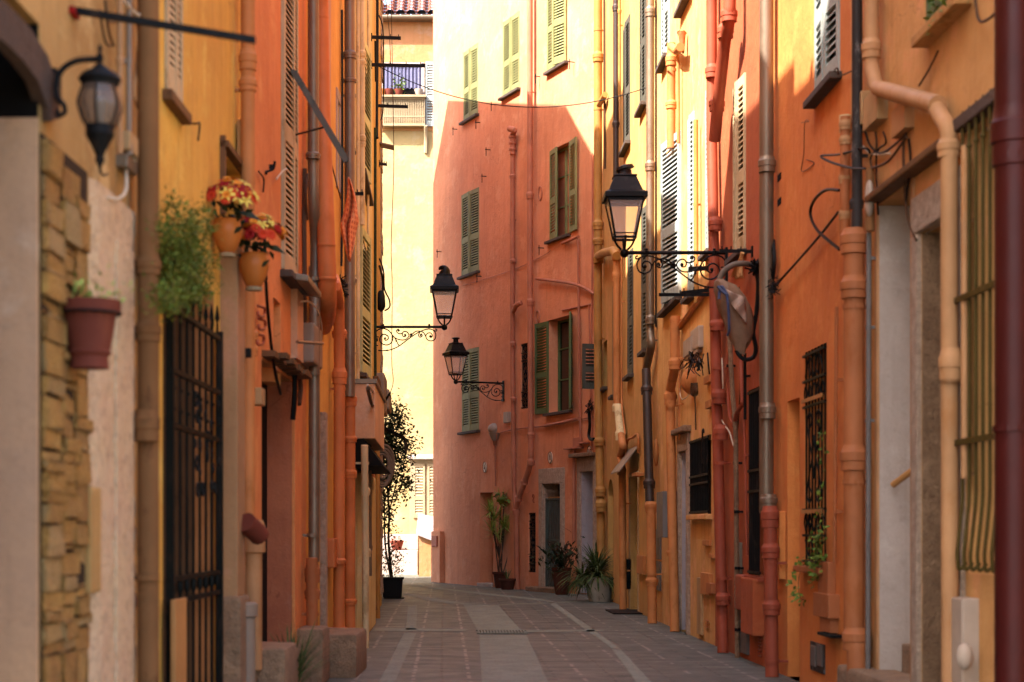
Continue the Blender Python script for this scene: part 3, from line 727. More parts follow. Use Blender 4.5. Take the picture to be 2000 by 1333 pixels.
m = MB(); c0 = WR.at(1356, 745, .0); m.ball(c0, .2, 16, 10, (.75, 1.0, .8)); part(h, 'lamp_hood', m, 'pipe_och')
m = MB()
for i in range(7):
    a = WR.at(1350 + i * 2, 748, .06); m.tube(smoothpath([a, a + V((0, .02 * (3 - i) * .4, -.12)), WR.at(1357, 775, .03)], 4), .006, 5)
part(h, 'cable', m, 'cablebrown')
cable(h, [(1352, 722, .04), (1337, 745, .04), (1328, 762, .04), (1332, 780, .04), (1345, 772, .04), (1350, 755, .04)], .006, 'cablewhite')
cable(h, [(1357, 770, .02), (1358, 800, .02), (1359, 840, .02)], .008, 'cablebrown')
cable(h, [(1382, 690, .04), (1384, 715, .05), (1386, 735, .03), (1387, 745, .02)], .009, 'cable'); cable(h, [(1390, 745, .02), (1393, 850, .02), (1396, 1000, .02)], .008, 'pipe_och')
pxbox(h, 1383, 1394, 738, 752, .05, 'pipe_och', 'cable_bracket'); pxbox(h, 1386, 1397, 785, 800, .05, 'pipe_och', 'cable_bracket')
bar(h, 1405, 1287, 576, 576, .016); bar(h, 1402, 1330, 565, 573, .018); bar(h, 1390, 1345, 524, 526, .022)
o_, dd = opening(h, 1331, 1345, 884, 1215, 1331, .3, 'p_greywhite', 'doorway', to_ground=True)
surround(h, dd[0], dd[1], 0, dd[3], .14, .035, 'granite', lintel=.2)
m = MB(); WR.box(m, dd[0] - .22, dd[1] + .22, -.02, .1, dd[3] + .205, dd[3] + .275); part(h, 'cornice', m, 'benchstone', smooth=False, bevel=.02)
m = MB(); WR.box(m, dd[1] - .016, dd[1] - .004, -.29, -.002, .02, dd[3] - .004); part(h, 'white_reveal', m, 'p_greywhite', smooth=False)
pxbox(h, 1314, 1327, 962, 1050, .2, 'boxgrey', 'electric_cabinet', bevel=.01)
o_, bb = opening(h, 1353, 1389, 861, 1006, 1353, .2, 'dark', 'window')
barred(h, bb, 11, 'iron', (.03, .4, .5, .97), rb=.011)
m = MB(); a = WR.at(1372, 850, .05); m.tube(smoothpath([a - V((0, 0, .3)), a, a + V((0, -.05, .06)), a + V((0, -.1, .02))], 4), .01, 6); part(h, 'hook', m, 'iron')
m = MB(); WR.box(m, bb[0] - .06, bb[1] + .06, -.03, .07, bb[2] - .06, bb[2] - .003); part(h, 'sill', m, 'p_ochre_r', smooth=False, bevel=.01)
pxbox(h, 1377, 1390, 1055, 1066, .03, 'pipe_och', 'letter_slot'); pxbox(h, 1389, 1396, 1082, 1090, .03, 'pipe_och', 'letter_slot')
pxbox(h, 1366, 1374, 1128, 1238, .03, 'boxtan', 'meter_hatch'); pxbox(h, 1375, 1392, 1118, 1160, .04, 'pipe_och', 'meter_box'); pxbox(h, 1388, 1398, 1138, 1158, .05, 'pipe_or2', 'meter_box')
for k in range(3): pxbox(h, 1380, 1386, 1210 + 6 * k, 1213 + 6 * k, .012, 'pipe_och', 'vent_slat', bevel=0)

# ---- zinc pipe between ochre and golden house
drain(HR4, [(1270, 'top'), (1270, 650), (1273, 672), (1262, 722), (1264, 760), (1268, 980)], 16, 'zinc', [(1270, 24, 1.0), (1270, 325, 1.0), (1271, 625, .9)], [(1271, 665)], rnd=.1)
drain(HR4, [(1262, 722), (1264, 790), (1269, 985)], 17, 'zinc_d', [(1263, 762, .9), (1268, 945, .9)], [], off=.14)
drain(HR4, [(1271, 982), (1274, None)], 18, 'pipe_och', [(1271, 990, .9), (1273, 1136, .7)], [(1271, 1000), (1273, 1122)], off=.14)
cable(HR4, [(1281, 0, .03), (1281, 200, .03), (1281, 450, .03), (1281, 640, .03)], .012, 'cable')

# ---- golden ochre house
h = HR5
drain(h, [(1168, 'top'), (1168, 700), (1172, 960), (1176, None)], 16, 'pipe_gold', [(1168, 112, 1.0), (1168, 440, 1.0), (1168, 472, .7), (1169, 507, .8), (1171, 863, .8), (1173, 960, 1.0), (1174, 988, 1.2)], [(1168, 60), (1168, 215), (1169, 662)])
m = MB(); m.tube(roundpath([WR.at(1168, 500, .11), WR.at(1180, 494, .13), WR.at(1198, 490, .13), WR.at(1205, 500, .1)], .08), .07, 12); part(h, 'pipe_branch', m, 'pipe_gold')
m = MB(); m.tube([WR.at(1170, 205, .1), WR.at(1182, 185, .06)], .05, 10); part(h, 'pipe_branch', m, 'pipe_gold')
drain(h, [(1203, 'top'), (1203, 345)], 11, 'zinc_d', [(1203, 16, 1.0), (1203, 243, .9)], [])
drain(h, [(1210, 'top'), (1210, 190)], 6, 'pipe_gold', [(1210, 22, 1.2)], [(1210, 50)])
drain(h, [(1204, 488), (1205, 790), (1210, 852), (1216, 868)], 14, 'pipe_och', [(1204, 502, .8), (1204, 540, 1.2)], [(1204, 550)], rnd=.1)
drain(h, [(1207, 795), (1212, 845)], 16, 'pipe_cream', [(1206, 797, .8), (1212, 850, 1.0)], [])
drain(h, [(1213, 850), (1217, 872), (1211, 892), (1215, 915), (1217, None)], 14, 'pipe_och', [(1214, 920, .9)], [(1216, 984), (1217, 1115)], off=.13, rnd=.05)
drain(h, [(1214, 500), (1214, 790), (1221, 850)], 4, 'pipe_och', [], [(1214, 590)], rad_m=.014)
window(h, 1219, 1231, 60, 300, 1219, (3, 3), 'shut_dark', inset=.02)
window(h, 1251, 1262, -60, 222, 1251, (3, 3), 'shut_dark', inset=.02)
window(h, 1227, 1237, 498, 738, 1227, (3, 3), 'shut_dark', inset=.02)
window(h, 1257, 1267, 415, 690, 1257, (5, 4), 'shut_dark', inset=.0)
window(h, 1198, 1203, 560, 775, 1198, (3, 3), 'shut_dark', inset=.02)
window(h, 1178, 1186, 672, 762, 1178, (None, 70), 'shut_dark', inset=.02, pane='dark')
o_, ar = opening(h, 1188, 1198, 938, 1178, 1188, .2, 'iron_g', 'door', to_ground=True)
m = MB(); um = (ar[0] + ar[1]) / 2; w2 = (ar[1] - ar[0]) / 2 + .004; zt = ar[3]
for s_ in (-1, 1):
    n = 8; out = [WR.pt(um + s_ * w2, 0, zt + .002)] ; arc = []
    for k in range(n + 1):
        a = math.pi / 2 * k / n; arc.append((um + s_ * w2 * math.cos(a), zt - .32 + .32 * math.sin(a)))
    for k in range(n):
        (a0, b0), (a1, b1) = arc[k], arc[k + 1]
        m.quad(WR.pt(a0, .003, b0), WR.pt(a1, .003, b1), WR.pt(a1, .003, zt + .003), WR.pt(a0, .003, zt + .003))
        m.quad(WR.pt(a0, .003, b0), WR.pt(a1, .003, b1), WR.pt(a1, -.2, b1), WR.pt(a0, -.2, b0))
part(h, 'arch_head', m, 'p_ochre_r2')
ornate(h, WR, (ar[0], ar[1], .05, zt - .1), 'iron_g', off=-.1)
o_, nd = opening(h, 1231, 1247, 932, 1192, 1231, .16, 'shut_dark', 'door', to_ground=True)
surround(h, nd[0], nd[1], 0, nd[3], .06, .02, 'boxtan')
m = MB(); q = [WR.pt(nd[0] - .15, .02, nd[3] + .42), WR.pt(nd[1] + .15, .02, nd[3] + .42), WR.pt(nd[1] + .15, .28, nd[3] + .06), WR.pt(nd[0] - .15, .28, nd[3] + .06)]
m.hexa([x - V((0, 0, .02)) for x in q] + q); part(h, 'door_canopy', m, 'plastic', smooth=False)
m = MB(); m.tube([WR.pt(nd[0] + .1, -.1, 1.0), WR.pt(nd[0] + .1, -.1, 1.25)], .012, 6); part(h, 'door_handle', m, 'zinc')
pxbox(h, 1227, 1231, 1092, 1150, .06, 'iron', 'letter_box'); pxbox(h, 1281, 1292, 1034, 1092, .02, 'boxgrey', 'meter_hatch', W=WR); pxbox(h, 1282, 1292, 1096, 1152, .02, 'boxgrey', 'meter_hatch', W=WR)
pxbox(h, 1250, 1262, 1085, 1120, .05, 'pipe_och', 'meter_box'); pxbox(h, 1250, 1258, 925, 932, .12, 'pipe_och', 'bracket')
m = MB(); m.tube(smoothpath([WR.at(1225, 895, .04), WR.at(1225, 862, .05), WR.at(1236, 855, .05), WR.at(1246, 850, .04), WR.at(1247, 885, .03)], 4), .02, 6); part(h, 'wall_bracket', m, 'pipe_och')
m = MB(); c0 = WR.at(1281, 885, .03); m.ball(c0, .12, 12, 8, (.3, .6, 1.5)); part(HR4, 'wall_plaque', m, 'pipe_och')
cable(h, [(1180, 0, .03), (1181, 200, .03), (1182, 330, .03)], .018, 'cablebrown')
for hh in (HR1, HR2, HR3, HR4, HR5): hh.finish()

# ================================================================ SALMON HOUSE at the bend
pu0, pu1 = .0, UX(WP, 846)
HP = House('house', 'tall salmon pink house with olive shutters where the alley bends', WP, pu0, pu1, 15.4, 'p_pink', 5.5)
h = HP
window(h, 905, 934, 104, 240, 905, (3, 4), 'shut_olive')
window(h, 982, 1015, 45, 192, 982, (2, 3), 'shut_olive')
window(h, 1071, 1108, -45, 142, 1071, (14, 3), 'shut_olive', inset=.0)
window(h, 901, 936, 382, 542, 901, (3, 4), 'shut_olive')
window(h, 1073, 1112, 296, 472, 1073, (171, 9), 'shut_olive', pane='p_redin', hinge_out=.01)
window(h, 902, 936, 686, 845, 902, (4, 3), 'shut_olive')
window(h, 1070, 1116, 627, 808, 1070, (152, 176), 'shut_green', depth=.26)
o_, sw = opening(h, 1017, 1032, 673, 800, 1017, .16, 'dark', 'window'); ornate(h, WP, sw, 'iron', off=-.02)
o_, lw = opening(h, 1032, 1046, 1002, 1118, 1032, .16, 'dark', 'window'); ornate(h, WP, lw, 'iron', off=-.02)
drain(h, [(1001, 300), (1001, 700), (1004, 960), (1008, 1000)], 9, 'pipe_pink', [(1001, 345, .7), (1002, 510, .7), (1002, 672, .8), (1003, 780, .8)], [(1001, 430), (1002, 600)])
m = MB(); m.tube(roundpath([WP.at(1001, 302, .09), WP.at(1001, 262, .09), WP.at(1006, 254, .12), WP.at(995, 252, .16)], .08), .06, 10)
for yy in (268, 280, 292): m.lathe([(.06, -.03), (.08, -.02), (.08, .02), (.06, .03)], WP.at(1001, yy, .09), 12)
part(h, 'pipe_trap', m, 'pipe_pink')
m = MB(); m.tube(roundpath([WP.at(1003, 608, .1), WP.at(1008, 596, .16), WP.at(1018, 592, .1)], .06), .05, 10); part(h, 'pipe_branch', m, 'pipe_pink')
drain(h, [(1035, 'top'), (1035, 500), (1037, 890), (1034, 915), (1013, 975), (1008, 992), (1010, None)], 11, 'pipe_pink', [(1035, 382, 1.0), (1036, 590, 1.0), (1037, 850, .8), (1037, 903, 1.0), (1024, 942, .9), (1013, 974, .9), (1008, 1000, 1.0)], [(1035, 180), (1036, 700)], rnd=.12, off=.13)
drain(h, [(1129, 468), (1131, 700), (1134, 875)], 4, 'pipe_pink', [], [(1130, 560), (1131, 760)], rad_m=.022)
for pts in ([(1048, 545), (1110, 553), (1140, 562), (1160, 575)], [(1098, 476), (1112, 470), (1129, 463)], [(1064, 832), (1095, 826), (1130, 818)]): cable(h, [(a, b, .06) for a, b in pts], .028, 'pipe_pink', 'conduit', seg=8)
cable(h, [(978, 845, .03), (1010, 838, .03), (1064, 832, .03), (1130, 820, .03), (1158, 814, .03)], .014, 'pipe_pink', 'conduit')
cable(h, [(905, 558, .02), (1000, 528, .02), (1060, 500, .02), (1075, 490, .02)], .006, 'pipe_pink'); cable(h, [(1098, 606, .02), (1130, 600, .02), (1156, 594, .02)], .016, 'pipe_pink', 'conduit')
cable(h, [(1157, 300, .03), (1157, 480, .03), (1155, 700, .03), (1156, 880, .03)], .014, 'pipe_pink', 'conduit')
cable(h, [(1150, 595, .03), (1152, 690, .03), (1153, 780, .03), (1152, 800, .05)], .01, 'pipe_pink'); cable(h, [(1150, 800, .07), (1152, 830, .06), (1150, 850, .06), (1153, 858, .1), (1160, 858, .12)], .03, 'cable', seg=8)
m = MB()
for i in range(40): c0 = WP.at(1151 + R.gauss(0, 2), 796 + R.gauss(0, 5), .08); m.tube([c0, c0 + V((R.uniform(-.08, .08), R.uniform(-.08, .08), R.uniform(-.1, .1)))], .008, 4)
part(h, 'cable_tangle', m, 'cable', stuff=True)
pxbox(h, 990, 998, 806, 827, .08, 'plastic_w', 'junction_box')
m = MB(); c0 = WP.at(966, 838, .0); m.ball(c0, .16, 16, 9, (.9, .9, .75)); part(h, 'lamp_hood', m, 'plastic_w')
m = MB(); m.lathe([(.05, -.16), (.1, -.06), (.12, 0)], WP.at(966, 846, .09), 12); part(h, 'lamp_bulb_cage', m, 'plastic')
for k in (-4, 0, 4): cable(h, [(966 + k, 848, .09), (967 + k * .6, 868, .05), (967, 880, .02), (968, 950, .015)], .012, 'pipe_pink')
pxbox(h, 1139, 1152, 865, 868, .12, 'pipe_pink', 'ledge'); pxbox(h, 1113, 1140, 876, 879, .14, 'pipe_pink', 'ledge'); pxbox(h, 1125, 1137, 856, 874, .07, 'pipe_pink', 'junction_box')
drain(h, [(1121, 880), (1121, 1060)], 5, 'pipe_pink', [], [(1121, 1000)], rad_m=.03)
# number plates
def plate(px, py, txt):
    c0 = WP.at(px, py, .0); m = MB(); n = 24; w, hh = .085, .11
    rim = [c0 + WP.d * (w * math.cos(2 * math.pi * k / n)) + V((0, 0, hh * math.sin(2 * math.pi * k / n))) for k in range(n)]
    top = [p + WP.n * .02 for p in rim]; m.add(rim + top, [tuple(range(n, 2 * n))] + [(k, (k + 1) % n, n + (k + 1) % n, n + k) for k in range(n)])
    o = part(HP, 'number_plate', m, 'ivory', smooth=False)
    cu = bpy.data.curves.new('digits', 'FONT'); cu.body = txt; cu.size = .15; cu.align_x = 'CENTER'; cu.align_y = 'CENTER'; cu.extrude = .002
    to = bpy.data.objects.new('tmp', cu); COL.objects.link(to)
    dg = bpy.context.evaluated_depsgraph_get(); me = bpy.data.meshes.new_from_object(to.evaluated_get(dg)); bpy.data.objects.remove(to)
    ex, ez = -WP.d, V((0, 0, 1)); off = HP.root.location
    for v in me.vertices: q = c0 + ex * v.co.x + ez * v.co.y + WP.n * (.022 + v.co.z); v.co = q - off
    d = bpy.data.objects.new('number', me); COL.objects.link(d); me.materials.append(MT['ink']); d.parent = o
    n2 = MB(); n2.tube([rim[k] + WP.n * .021 for k in range(n)] + [rim[0] + WP.n * .021], .006, 5); part(HP, 'plate_rim', n2, 'ink', None, o)
plate(948, 913, '6'); plate(1076, 894, '8'); plate(1153, 883, '10')
# doors
o_, q1 = opening(h, 937, 963, 963, 1147, 937, .9, 'brownwood', 'door', to_ground=True)
m = MB(); WP.box(m, q1[0] - .02, q1[1] + .02, -.9, .06, -.02, .07); part(h, 'doorstep', m, 'p_white', smooth=False, bevel=.015)
o_, q2 = opening(h, 1061, 1096, 946, 1150, 1061, .35, 'dark', 'doorway', to_ground=True)
surround(h, q2[0], q2[1], 0, q2[3], .17, .03, 'granite', lintel=.3)
m = MB(); n = 9
for i in range(n):
    u = q2[0] + (q2[1] - q2[0]) * (i + .5) / n; m.tube([WP.pt(u, -.06, .06), WP.pt(u, -.06, q2[3] - .3)], .012, 6)
for k in (.06, .75, 1.0, q2[3] - .3): WP.box(m, q2[0], q2[1], -.075, -.045, k - .02, k + .02)
for a in (q2[0] + .03, q2[1] - .03): WP.box(m, a - .03, a + .03, -.08, -.04, .03, q2[3] - .28)
part(h, 'gate', m, 'gategrey')
m = MB(); WP.box(m, q2[1] - .018, q2[1] - .004, -.33, -.002, .02, q2[3] - .004); part(h, 'stone_reveal', m, 'granite', smooth=False)
m = MB(); N_ = 60
for i in range(N_):
    u = q2[0] + (q2[1] - q2[0]) * i / N_; u2 = q2[0] + (q2[1] - q2[0]) * (i + 1) / N_; f = lambda k: -.15 + .02 * math.sin(k * 1.3)
    m.quad(WP.pt(u, f(i), .1), WP.pt(u2, f(i + 1), .1), WP.pt(u2, f(i + 1), q2[3] - .28), WP.pt(u, f(i), q2[3] - .28))
part(h, 'striped_curtain', m, 'brownwood')
m = MB(); WP.box(m, q2[0], q2[1], -.2, -.1, q2[3] - .28, q2[3] - .25); part(h, 'transom', m, 'tanwood', smooth=False)
m = MB(); WP.box(m, q2[0] - .25, q2[1] + .2, -.34, .3, -.02, .09); part(h, 'doorstep', m, 'greystone', smooth=False, bevel=.02)
o_, q3 = opening(h, 1135, 1160, 922, 1150, 1135, .5, 'p_greywhite', 'doorway', to_ground=True)
surround(h, q3[0], q3[1], 0, q3[3], .13, .03, 'granite', lintel=.26)
m = MB(); WP.box(m, q3[1] - .018, q3[1] - .004, -.48, -.002, .02, q3[3] - .004); part(h, 'grey_reveal', m, 'p_greywhite', smooth=False)
m = MB(); WP.box(m, q3[0] - .12, q3[1] + .24, -.02, .16, q3[3] + .265, q3[3] + .34); part(h, 'cornice', m, 'greystone', smooth=False, bevel=.02)
pxbox(h, 850, 867, 1038, 1137, .1, 'p_pink', 'meter_pilaster'); pxbox(h, 853, 863, 1047, 1068, .13, 'pipe_red', 'meter_hatch')
cable(h, [(1040, 972, .02), (1041, 966, .02), (1043, 970, .02), (1041, 978, .02), (1043, 982, .02)], .01, 'pipe_red', 'wall_hook')
for px, py in ((1056, 378), (1051, 620)):
    m = MB(); c0 = WP.at(px, py, .0); m.tube([c0 + WP.d * (.08 * math.cos(a * .3927)) + V((0, 0, .13 * math.sin(a * .3927))) + WP.n * .01 for a in range(17)], .015, 6); part(h, 'vent_ring', m, 'pipe_pink')
for px, py in ((1055, 150), (1122, 122), (968, 205), (893, 253), (938, 240), (950, 345), (958, 293), (862, 492), (1062, 485), (940, 540)):
    m = MB(); c0 = WP.at(px, py, .0); m.tube([c0, c0 + WP.n * .12], .01, 5); m.tube([c0 + WP.n * .1 + V((0, 0, .05)), c0 + WP.n * .1 - V((0, 0, .14))], .009, 5); part(h, 'shutter_hook', m, 'iron')
h.finish()
# ================================================================ LEFT SIDE
UL = lambda px: UX(WL, px)
UM = lambda px: UX(WM, px)
HL1 = House('house', 'weathered cream house with a brown stone arch and bare quoin stones, nearest on the left', WL, -13.4, UL(311), 12.8, 'p_cream')
HL2 = House('house', 'yellow orange house with the dark iron gate and two amber flower pots', WL, UL(311) + .006, UL(487), 10.2, 'p_orange_l')
HL3 = House('house', 'coral red house with tall louvred shutters propped by a green stay', WL, UL(487) + .006, UL(598), 10.45, 'p_red_l')
HL4 = House('house', 'bright orange house with a fat orange duct and zinc downpipes, left side', WL, UL(598) + .006, -.006, 9.25, 'p_orange_l2')
HL5 = House('house', 'pale yellow house with closed green shutters above a pink shop hood', WM, 0, UM(727), 10.3, 'p_cream_l')
HL6 = House('house', 'narrow amber orange house at the left corner carrying many clothesline bars', WM, UM(727) + .006, UM(745.5), 13.3, 'p_orange_l3')

# ---- cream house
h = HL1
u75 = UL(77); ua = -13.1
zt = WL.hit(60, 30)[1]; zr = WL.hit(77, 232)[1]
h.hole(ua, u75, 0.02, zt, .6)
m = MB(); WL.box(m, ua, u75, -.6, -.57, 0.02, zt); part(h, 'door', m, 'brownwood', smooth=False)
m = MB(); WL.box(m, u75 - .016, u75 - .003, -.57, -.003, .02, zr); part(h, 'pale_reveal', m, 'p_pinkpale', smooth=False)
m = MB(); WL.box(m, u75 - .016, u75 - .003, -.57, -.003, zr + .003, zt - .004); part(h, 'arch_shade', m, 'dark', smooth=False)  # dark sheet on the upper reveal stands for the shade under the arch
m = MB(); oc = [(-150, -130), (-60, -40), (0, 8), (45, 55), (80, 110), (103, 180), (104, 232)]; ic = [(-150, -30), (-60, 40), (0, 88), (30, 118), (60, 158), (80, 212), (82, 238)]
for k in range(len(oc) - 1):
    A, B, C_, D = (WL.hit(*q) for q in (ic[k], ic[k + 1], oc[k + 1], oc[k]))
    pts = [WL.pt(q[0], o, q[1]) for o in (-.02, .025) for q in (A, B, C_, D)]
    m.hexa(pts)
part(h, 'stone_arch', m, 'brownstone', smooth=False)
m = MB(); rq = random.Random(3)
zq1, zq0 = WL.hit(80, 262)[1], .0
for col, (xa, xb) in enumerate(((78, 112), (112, 140), (140, 166))):
    z = zq1 - rq.uniform(0, .04) - .05 * col
    while z > zq0:
        hh = rq.choice((.04, .055, .07, .09, .12, .15)); e = rq.uniform(-6, 6); o = rq.uniform(.008, .03)
        if col == 1 and rq.random() < .3: hh *= .6
        WL.box(m, UL(xa + (rq.uniform(-3, 2) if col else 0)) + rq.uniform(.002, .006), UL(xb + e) - rq.uniform(.001, .005), -.03, o, z - hh, z - rq.uniform(.002, .013)); z -= hh
part(h, 'quoin_stones', m, 'p_quoin', smooth=True, bevel=.004, jitter=.007)
m = MB(); WL.box(m, UL(77), UL(168), -.03, .006, 0, WL.hit(80, 262)[1]); part(h, 'joint_mortar', m, 'soil', smooth=False)
m = MB(); zq = WL.hit(170, 345)[1]; rq = random.Random(5); nz_, nu_ = 60, 10; G = []
for i in range(nz_ + 1):
    e0, e1 = rq.uniform(-.012, .012), rq.uniform(-.02, .02)
    for k in range(nu_ + 1):
        t = k / nu_; edge = min(t, 1 - t) < .01; G.append(WL.pt(UL(168) + (e0 if k < 5 else e1) + (UL(262) - UL(168)) * t, -.02 if edge else .024 + rq.uniform(-.006, .006), zq * i / nz_))
m.v = [tuple(q) for q in G]; m.f = [(i * (nu_ + 1) + k, i * (nu_ + 1) + k + 1, (i + 1) * (nu_ + 1) + k + 1, (i + 1) * (nu_ + 1) + k) for i in range(nz_) for k in range(nu_)]
part(h, 'limewash_pier', m, 'p_rough', smooth=True)
m = MB(); WL.box(m, UL(212), UL(246), -.03, .036, 0, WL.hit(215, 470)[1]); part(h, 'pier_strip', m, 'p_rough', smooth=False, bevel=.008)
pxbox(h, 163, 184, 950, 1160, .03, 'p_cream', 'repair_patch', bevel=.01)
drain(h, [(289, 'top'), (289, None)], 42, 'rust', [(289, 520, .7), (289, 648, .8), (286, 832, 1.2)], [(288, 1128)], ck=1.16)
drain(h, [(234, 'top'), (234, 300)], 14, 'pipe_tan', [(234, 120, 1)], [(234, 40), (234, 230)], rad_m=.013); drain(h, [(252, 'top'), (252, 275)], 12, 'plastic', [(252, 290, 2)], [(252, 120)], rad_m=.012)
for pts, r, mt in (([(258, 0), (270, 60), (268, 120), (262, 190), (285, 238)], .006, 'pipe_tan'), ([(205, 0), (212, 60), (222, 90)], .006, 'cablebrown'), ([(195, 20), (205, 80), (216, 90)], .005, 'cablebrown'),
                   ([(246, 330, .03), (246, 370, .05), (232, 388, .05), (205, 385, .02)], .007, 'cablewhite'), ([(240, 0, .05), (270, 30, .05), (283, 5, .05)], .008, 'cablewhite'), ([(165, 190), (195, 330), (210, 340)], .005, 'cablebrown')): cable(h, pts, r, mt)
pxbox(h, 226, 243, 255, 292, .06, 'boxtan', 'junction_box'); pxbox(h, 226, 246, 300, 326, .05, 'zinc', 'junction_box'); pxbox(h, 250, 262, 280, 320, .05, 'boxtan', 'junction_box')
pxbox(h, 134, 146, 12, 25, .02, 'fl_red', 'bar_plate', bevel=0)
m = MB(); a = WL.at(140, 20, 0); my = a.y / F; m.obox(a - V((0, .012, .012)), V((358 * my, 0.02, -56 * my)), (0, .024, 0), (0, 0, .024)); part(h, 'iron_rod', m, 'iron', smooth=False)

# ---- yellow orange house
h = HL2
window(h, 321, 352, -560, 178, 321, (4, 1), 'shut_tan', inset=.0, pitch=.034, t=.016, sillout=.05, sill='brownwood')
cable(h, [(368, 242, .0), (384, 242, .05), (390, 242, .05), (387, 275, .05)], .005, 'iron', 'shutter_hook')
o_, sq = opening(h, 432, 470, 292, 420, 432, .18, 'dark', 'window')
m = MB(); WL.box(m, sq[0] - .05, sq[0] - .002, -.02, .03, sq[2], sq[3] + .07); WL.box(m, sq[0] - .05, sq[1] + .03, -.02, .05, sq[3] + .004, sq[3] + .04); WL.box(m, sq[0], sq[1], -.1, -.06, sq[3] - .1, sq[3] - .06); part(h, 'frame', m, 'brownwood', smooth=False)
m = MB(); WL.box(m, UL(459), UL(480), .012, .04, WL.hit(460, 330)[1], WL.hit(460, 235)[1]); part(h, 'hatch_door', m, 'tanwood', smooth=False, bevel=.005)
drain(h, [(484, 'top'), (484, None)], 28, 'pipe_och', [(484, 118, 1.2), (484, 165, .8), (487, 655, .6), (486, 685, .6)], [(484, 176)], ck=1.2)
m = MB(); m.lathe([(.055, -.75), (.055, -.06), (.075, -.05), (.075, .1), (.06, .14)], WL.at(494, 1062, .11), 14); part(h, 'pipe_socket', m, 'pipe_tan')
m = MB(); a = WL.at(488, 1030, .14); m.tube([a + V((-.02, -.05, .03)), a + V((.05, .08, -.05))], .06, 12); part(h, 'red_elbow', m, 'terracotta')
m = MB(); m.tube([WL.at(482, 1190, .12), WL.at(482, 1400, .12)], .05, 14); m.lathe([(.05, -.05), (.064, -.04), (.064, .03), (.05, .04)], WL.at(482, 1190, .12), 14); part(h, 'waste_pipe', m, 'plastic')
m = MB(); WL.box(m, UL(430), UL(446), -.02, .10, 0, WL.hit(432, 478)[1]); part(h, 'pilaster', m, 'p_buff', smooth=False, bevel=.01)
m = MB(); WL.box(m, UL(427), UL(447), -.02, .125, 0, WL.hit(430, 1165)[1]); part(h, 'pilaster_base', m, 'benchstone', smooth=False, bevel=.02)
pxbox(h, 483, 491, 757, 790, .09, 'boxtan', 'junction_box', W=WL); pxbox(h, 446, 449, 680, 698, .13, 'iron', 'bell_push')
o_, gt = opening(h, 318, 419, 575, 1400, 419, .32, 'brownwood', 'door', to_ground=True)
m = MB(); WL.box(m, gt[1] - .02, gt[1] - .004, -.11, -.003, .02, gt[3] - .004); part(h, 'yellow_reveal', m, 'pipe_och', smooth=False)
m = MB(); WL.box(m, gt[1] - .02, gt[1] - .004, -.3, -.112, .02, gt[3] - .004); part(h, 'brown_reveal', m, 'brownwood', smooth=False)
g = MB(); n = 8; ztop = WL.hit(415, 640)[1]; zb_ = WL.hit(415, 1150)[1]
for i in range(n):
    u = gt[0] + (gt[1] - gt[0]) * (i + .5) / n
    hgt = ztop + .02 * math.sin(i * 2.1)
    g.tube([WL.pt(u, .03, .05), WL.pt(u, .03, hgt)], .0075, 6)
    g.lathe([(.003, 0), (.014, .03), (.003, .10)], WL.pt(u, .03, hgt), 6)
    if i % 2 == 0:
        for s_ in (-1, 1): g.tube(smoothpath([WL.pt(u, .03, hgt - .06), WL.pt(u + s_ * .03, .035, hgt - .01), WL.pt(u + s_ * .025, .035, hgt + .03), WL.pt(u + s_ * .008, .035, hgt + .02)], 4), .004, 5)
    g.lathe([(.008, -.04), (.016, -.02), (.016, .02), (.008, .04)], WL.pt(u, .03, zb_ + .05), 7)
    for zc in (zb_ + .9, zb_ + 1.0):
        g.ball(WL.pt(u + .02, .03, zc), .014, 6, 4)
for zc in (zb_ - .02, zb_ + .09, ztop - .06, zb_ + .82, zb_ + 1.08): WL.box(g, gt[0], gt[1], .018, .042, zc - .012, zc + .012)
WL.box(g, gt[1] - .045, gt[1] - .005, .012, .05, .05, ztop - .02); WL.box(g, gt[0] + .005, gt[0] + .04, .012, .05, .05, ztop - .02)
rg = random.Random(11)
for k in range(26):
    u = gt[0] + (gt[1] - gt[0]) * rg.uniform(.45, .98); z = zb_ + rg.uniform(.5, 1.0); r_ = rg.uniform(.018, .04)
    g.tube([WL.pt(u + r_ * math.cos(t * .7), .035, z + r_ * math.sin(t * .7)) for t in range(10)], .006, 5)
gate_o = part(h, 'iron_gate', g, 'iron_g')
m = MB(); WL.box(m, UL(312), UL(335), .05, .075, .0, WL.hit(312, 1172)[1]); part(h, 'leaning_plank', m, 'tanwood', smooth=False, bevel=.006)
cable(h, [(470, 780, .01), (472, 850, .012), (475, 930, .012), (478, 1000, .012)], .012, 'brownstone', 'plaster_crack')

# ---- coral red house
h = HL3
window(h, 549, 577, -120, 528, 549, (4, 2), 'shut_tan', inset=.0, pitch=.042, t=.024)
m = MB(); a = WL.at(566, 138, .04); b = at_y(672, 318, WL.at(590, 200, .3).y + .9); d = (b - a); m.obox(a, d, V((.030, 0, .012)), V((0, .03, 0))); m.obox(a + d * .02 + V((.031, 0, .012)), d * .96, V((.010, 0, .004)), V((0, .04, 0))); part(h, 'shutter_stay', m, 'shut_dark', smooth=False)
m = MB(); m.tube([WL.at(569, 266, .0), a + d * .62 + V((.03, 0, 0))], .008, 5); part(h, 'stay_hook', m, 'iron')
o_, nr = opening(h, 534, 548, 580, 745, 534, .12, 'p_redin', 'niche')
o_, dr = opening(h, 511, 571, 745, 1400, 571, .22, 'dark', 'door', to_ground=True)
m = MB(); WL.box(m, dr[1] - .016, dr[1] - .004, -.19, -.003, .02, dr[3] - .004); part(h, 'red_reveal', m, 'p_redin', smooth=False)
m = MB(); rr = random.Random(4)
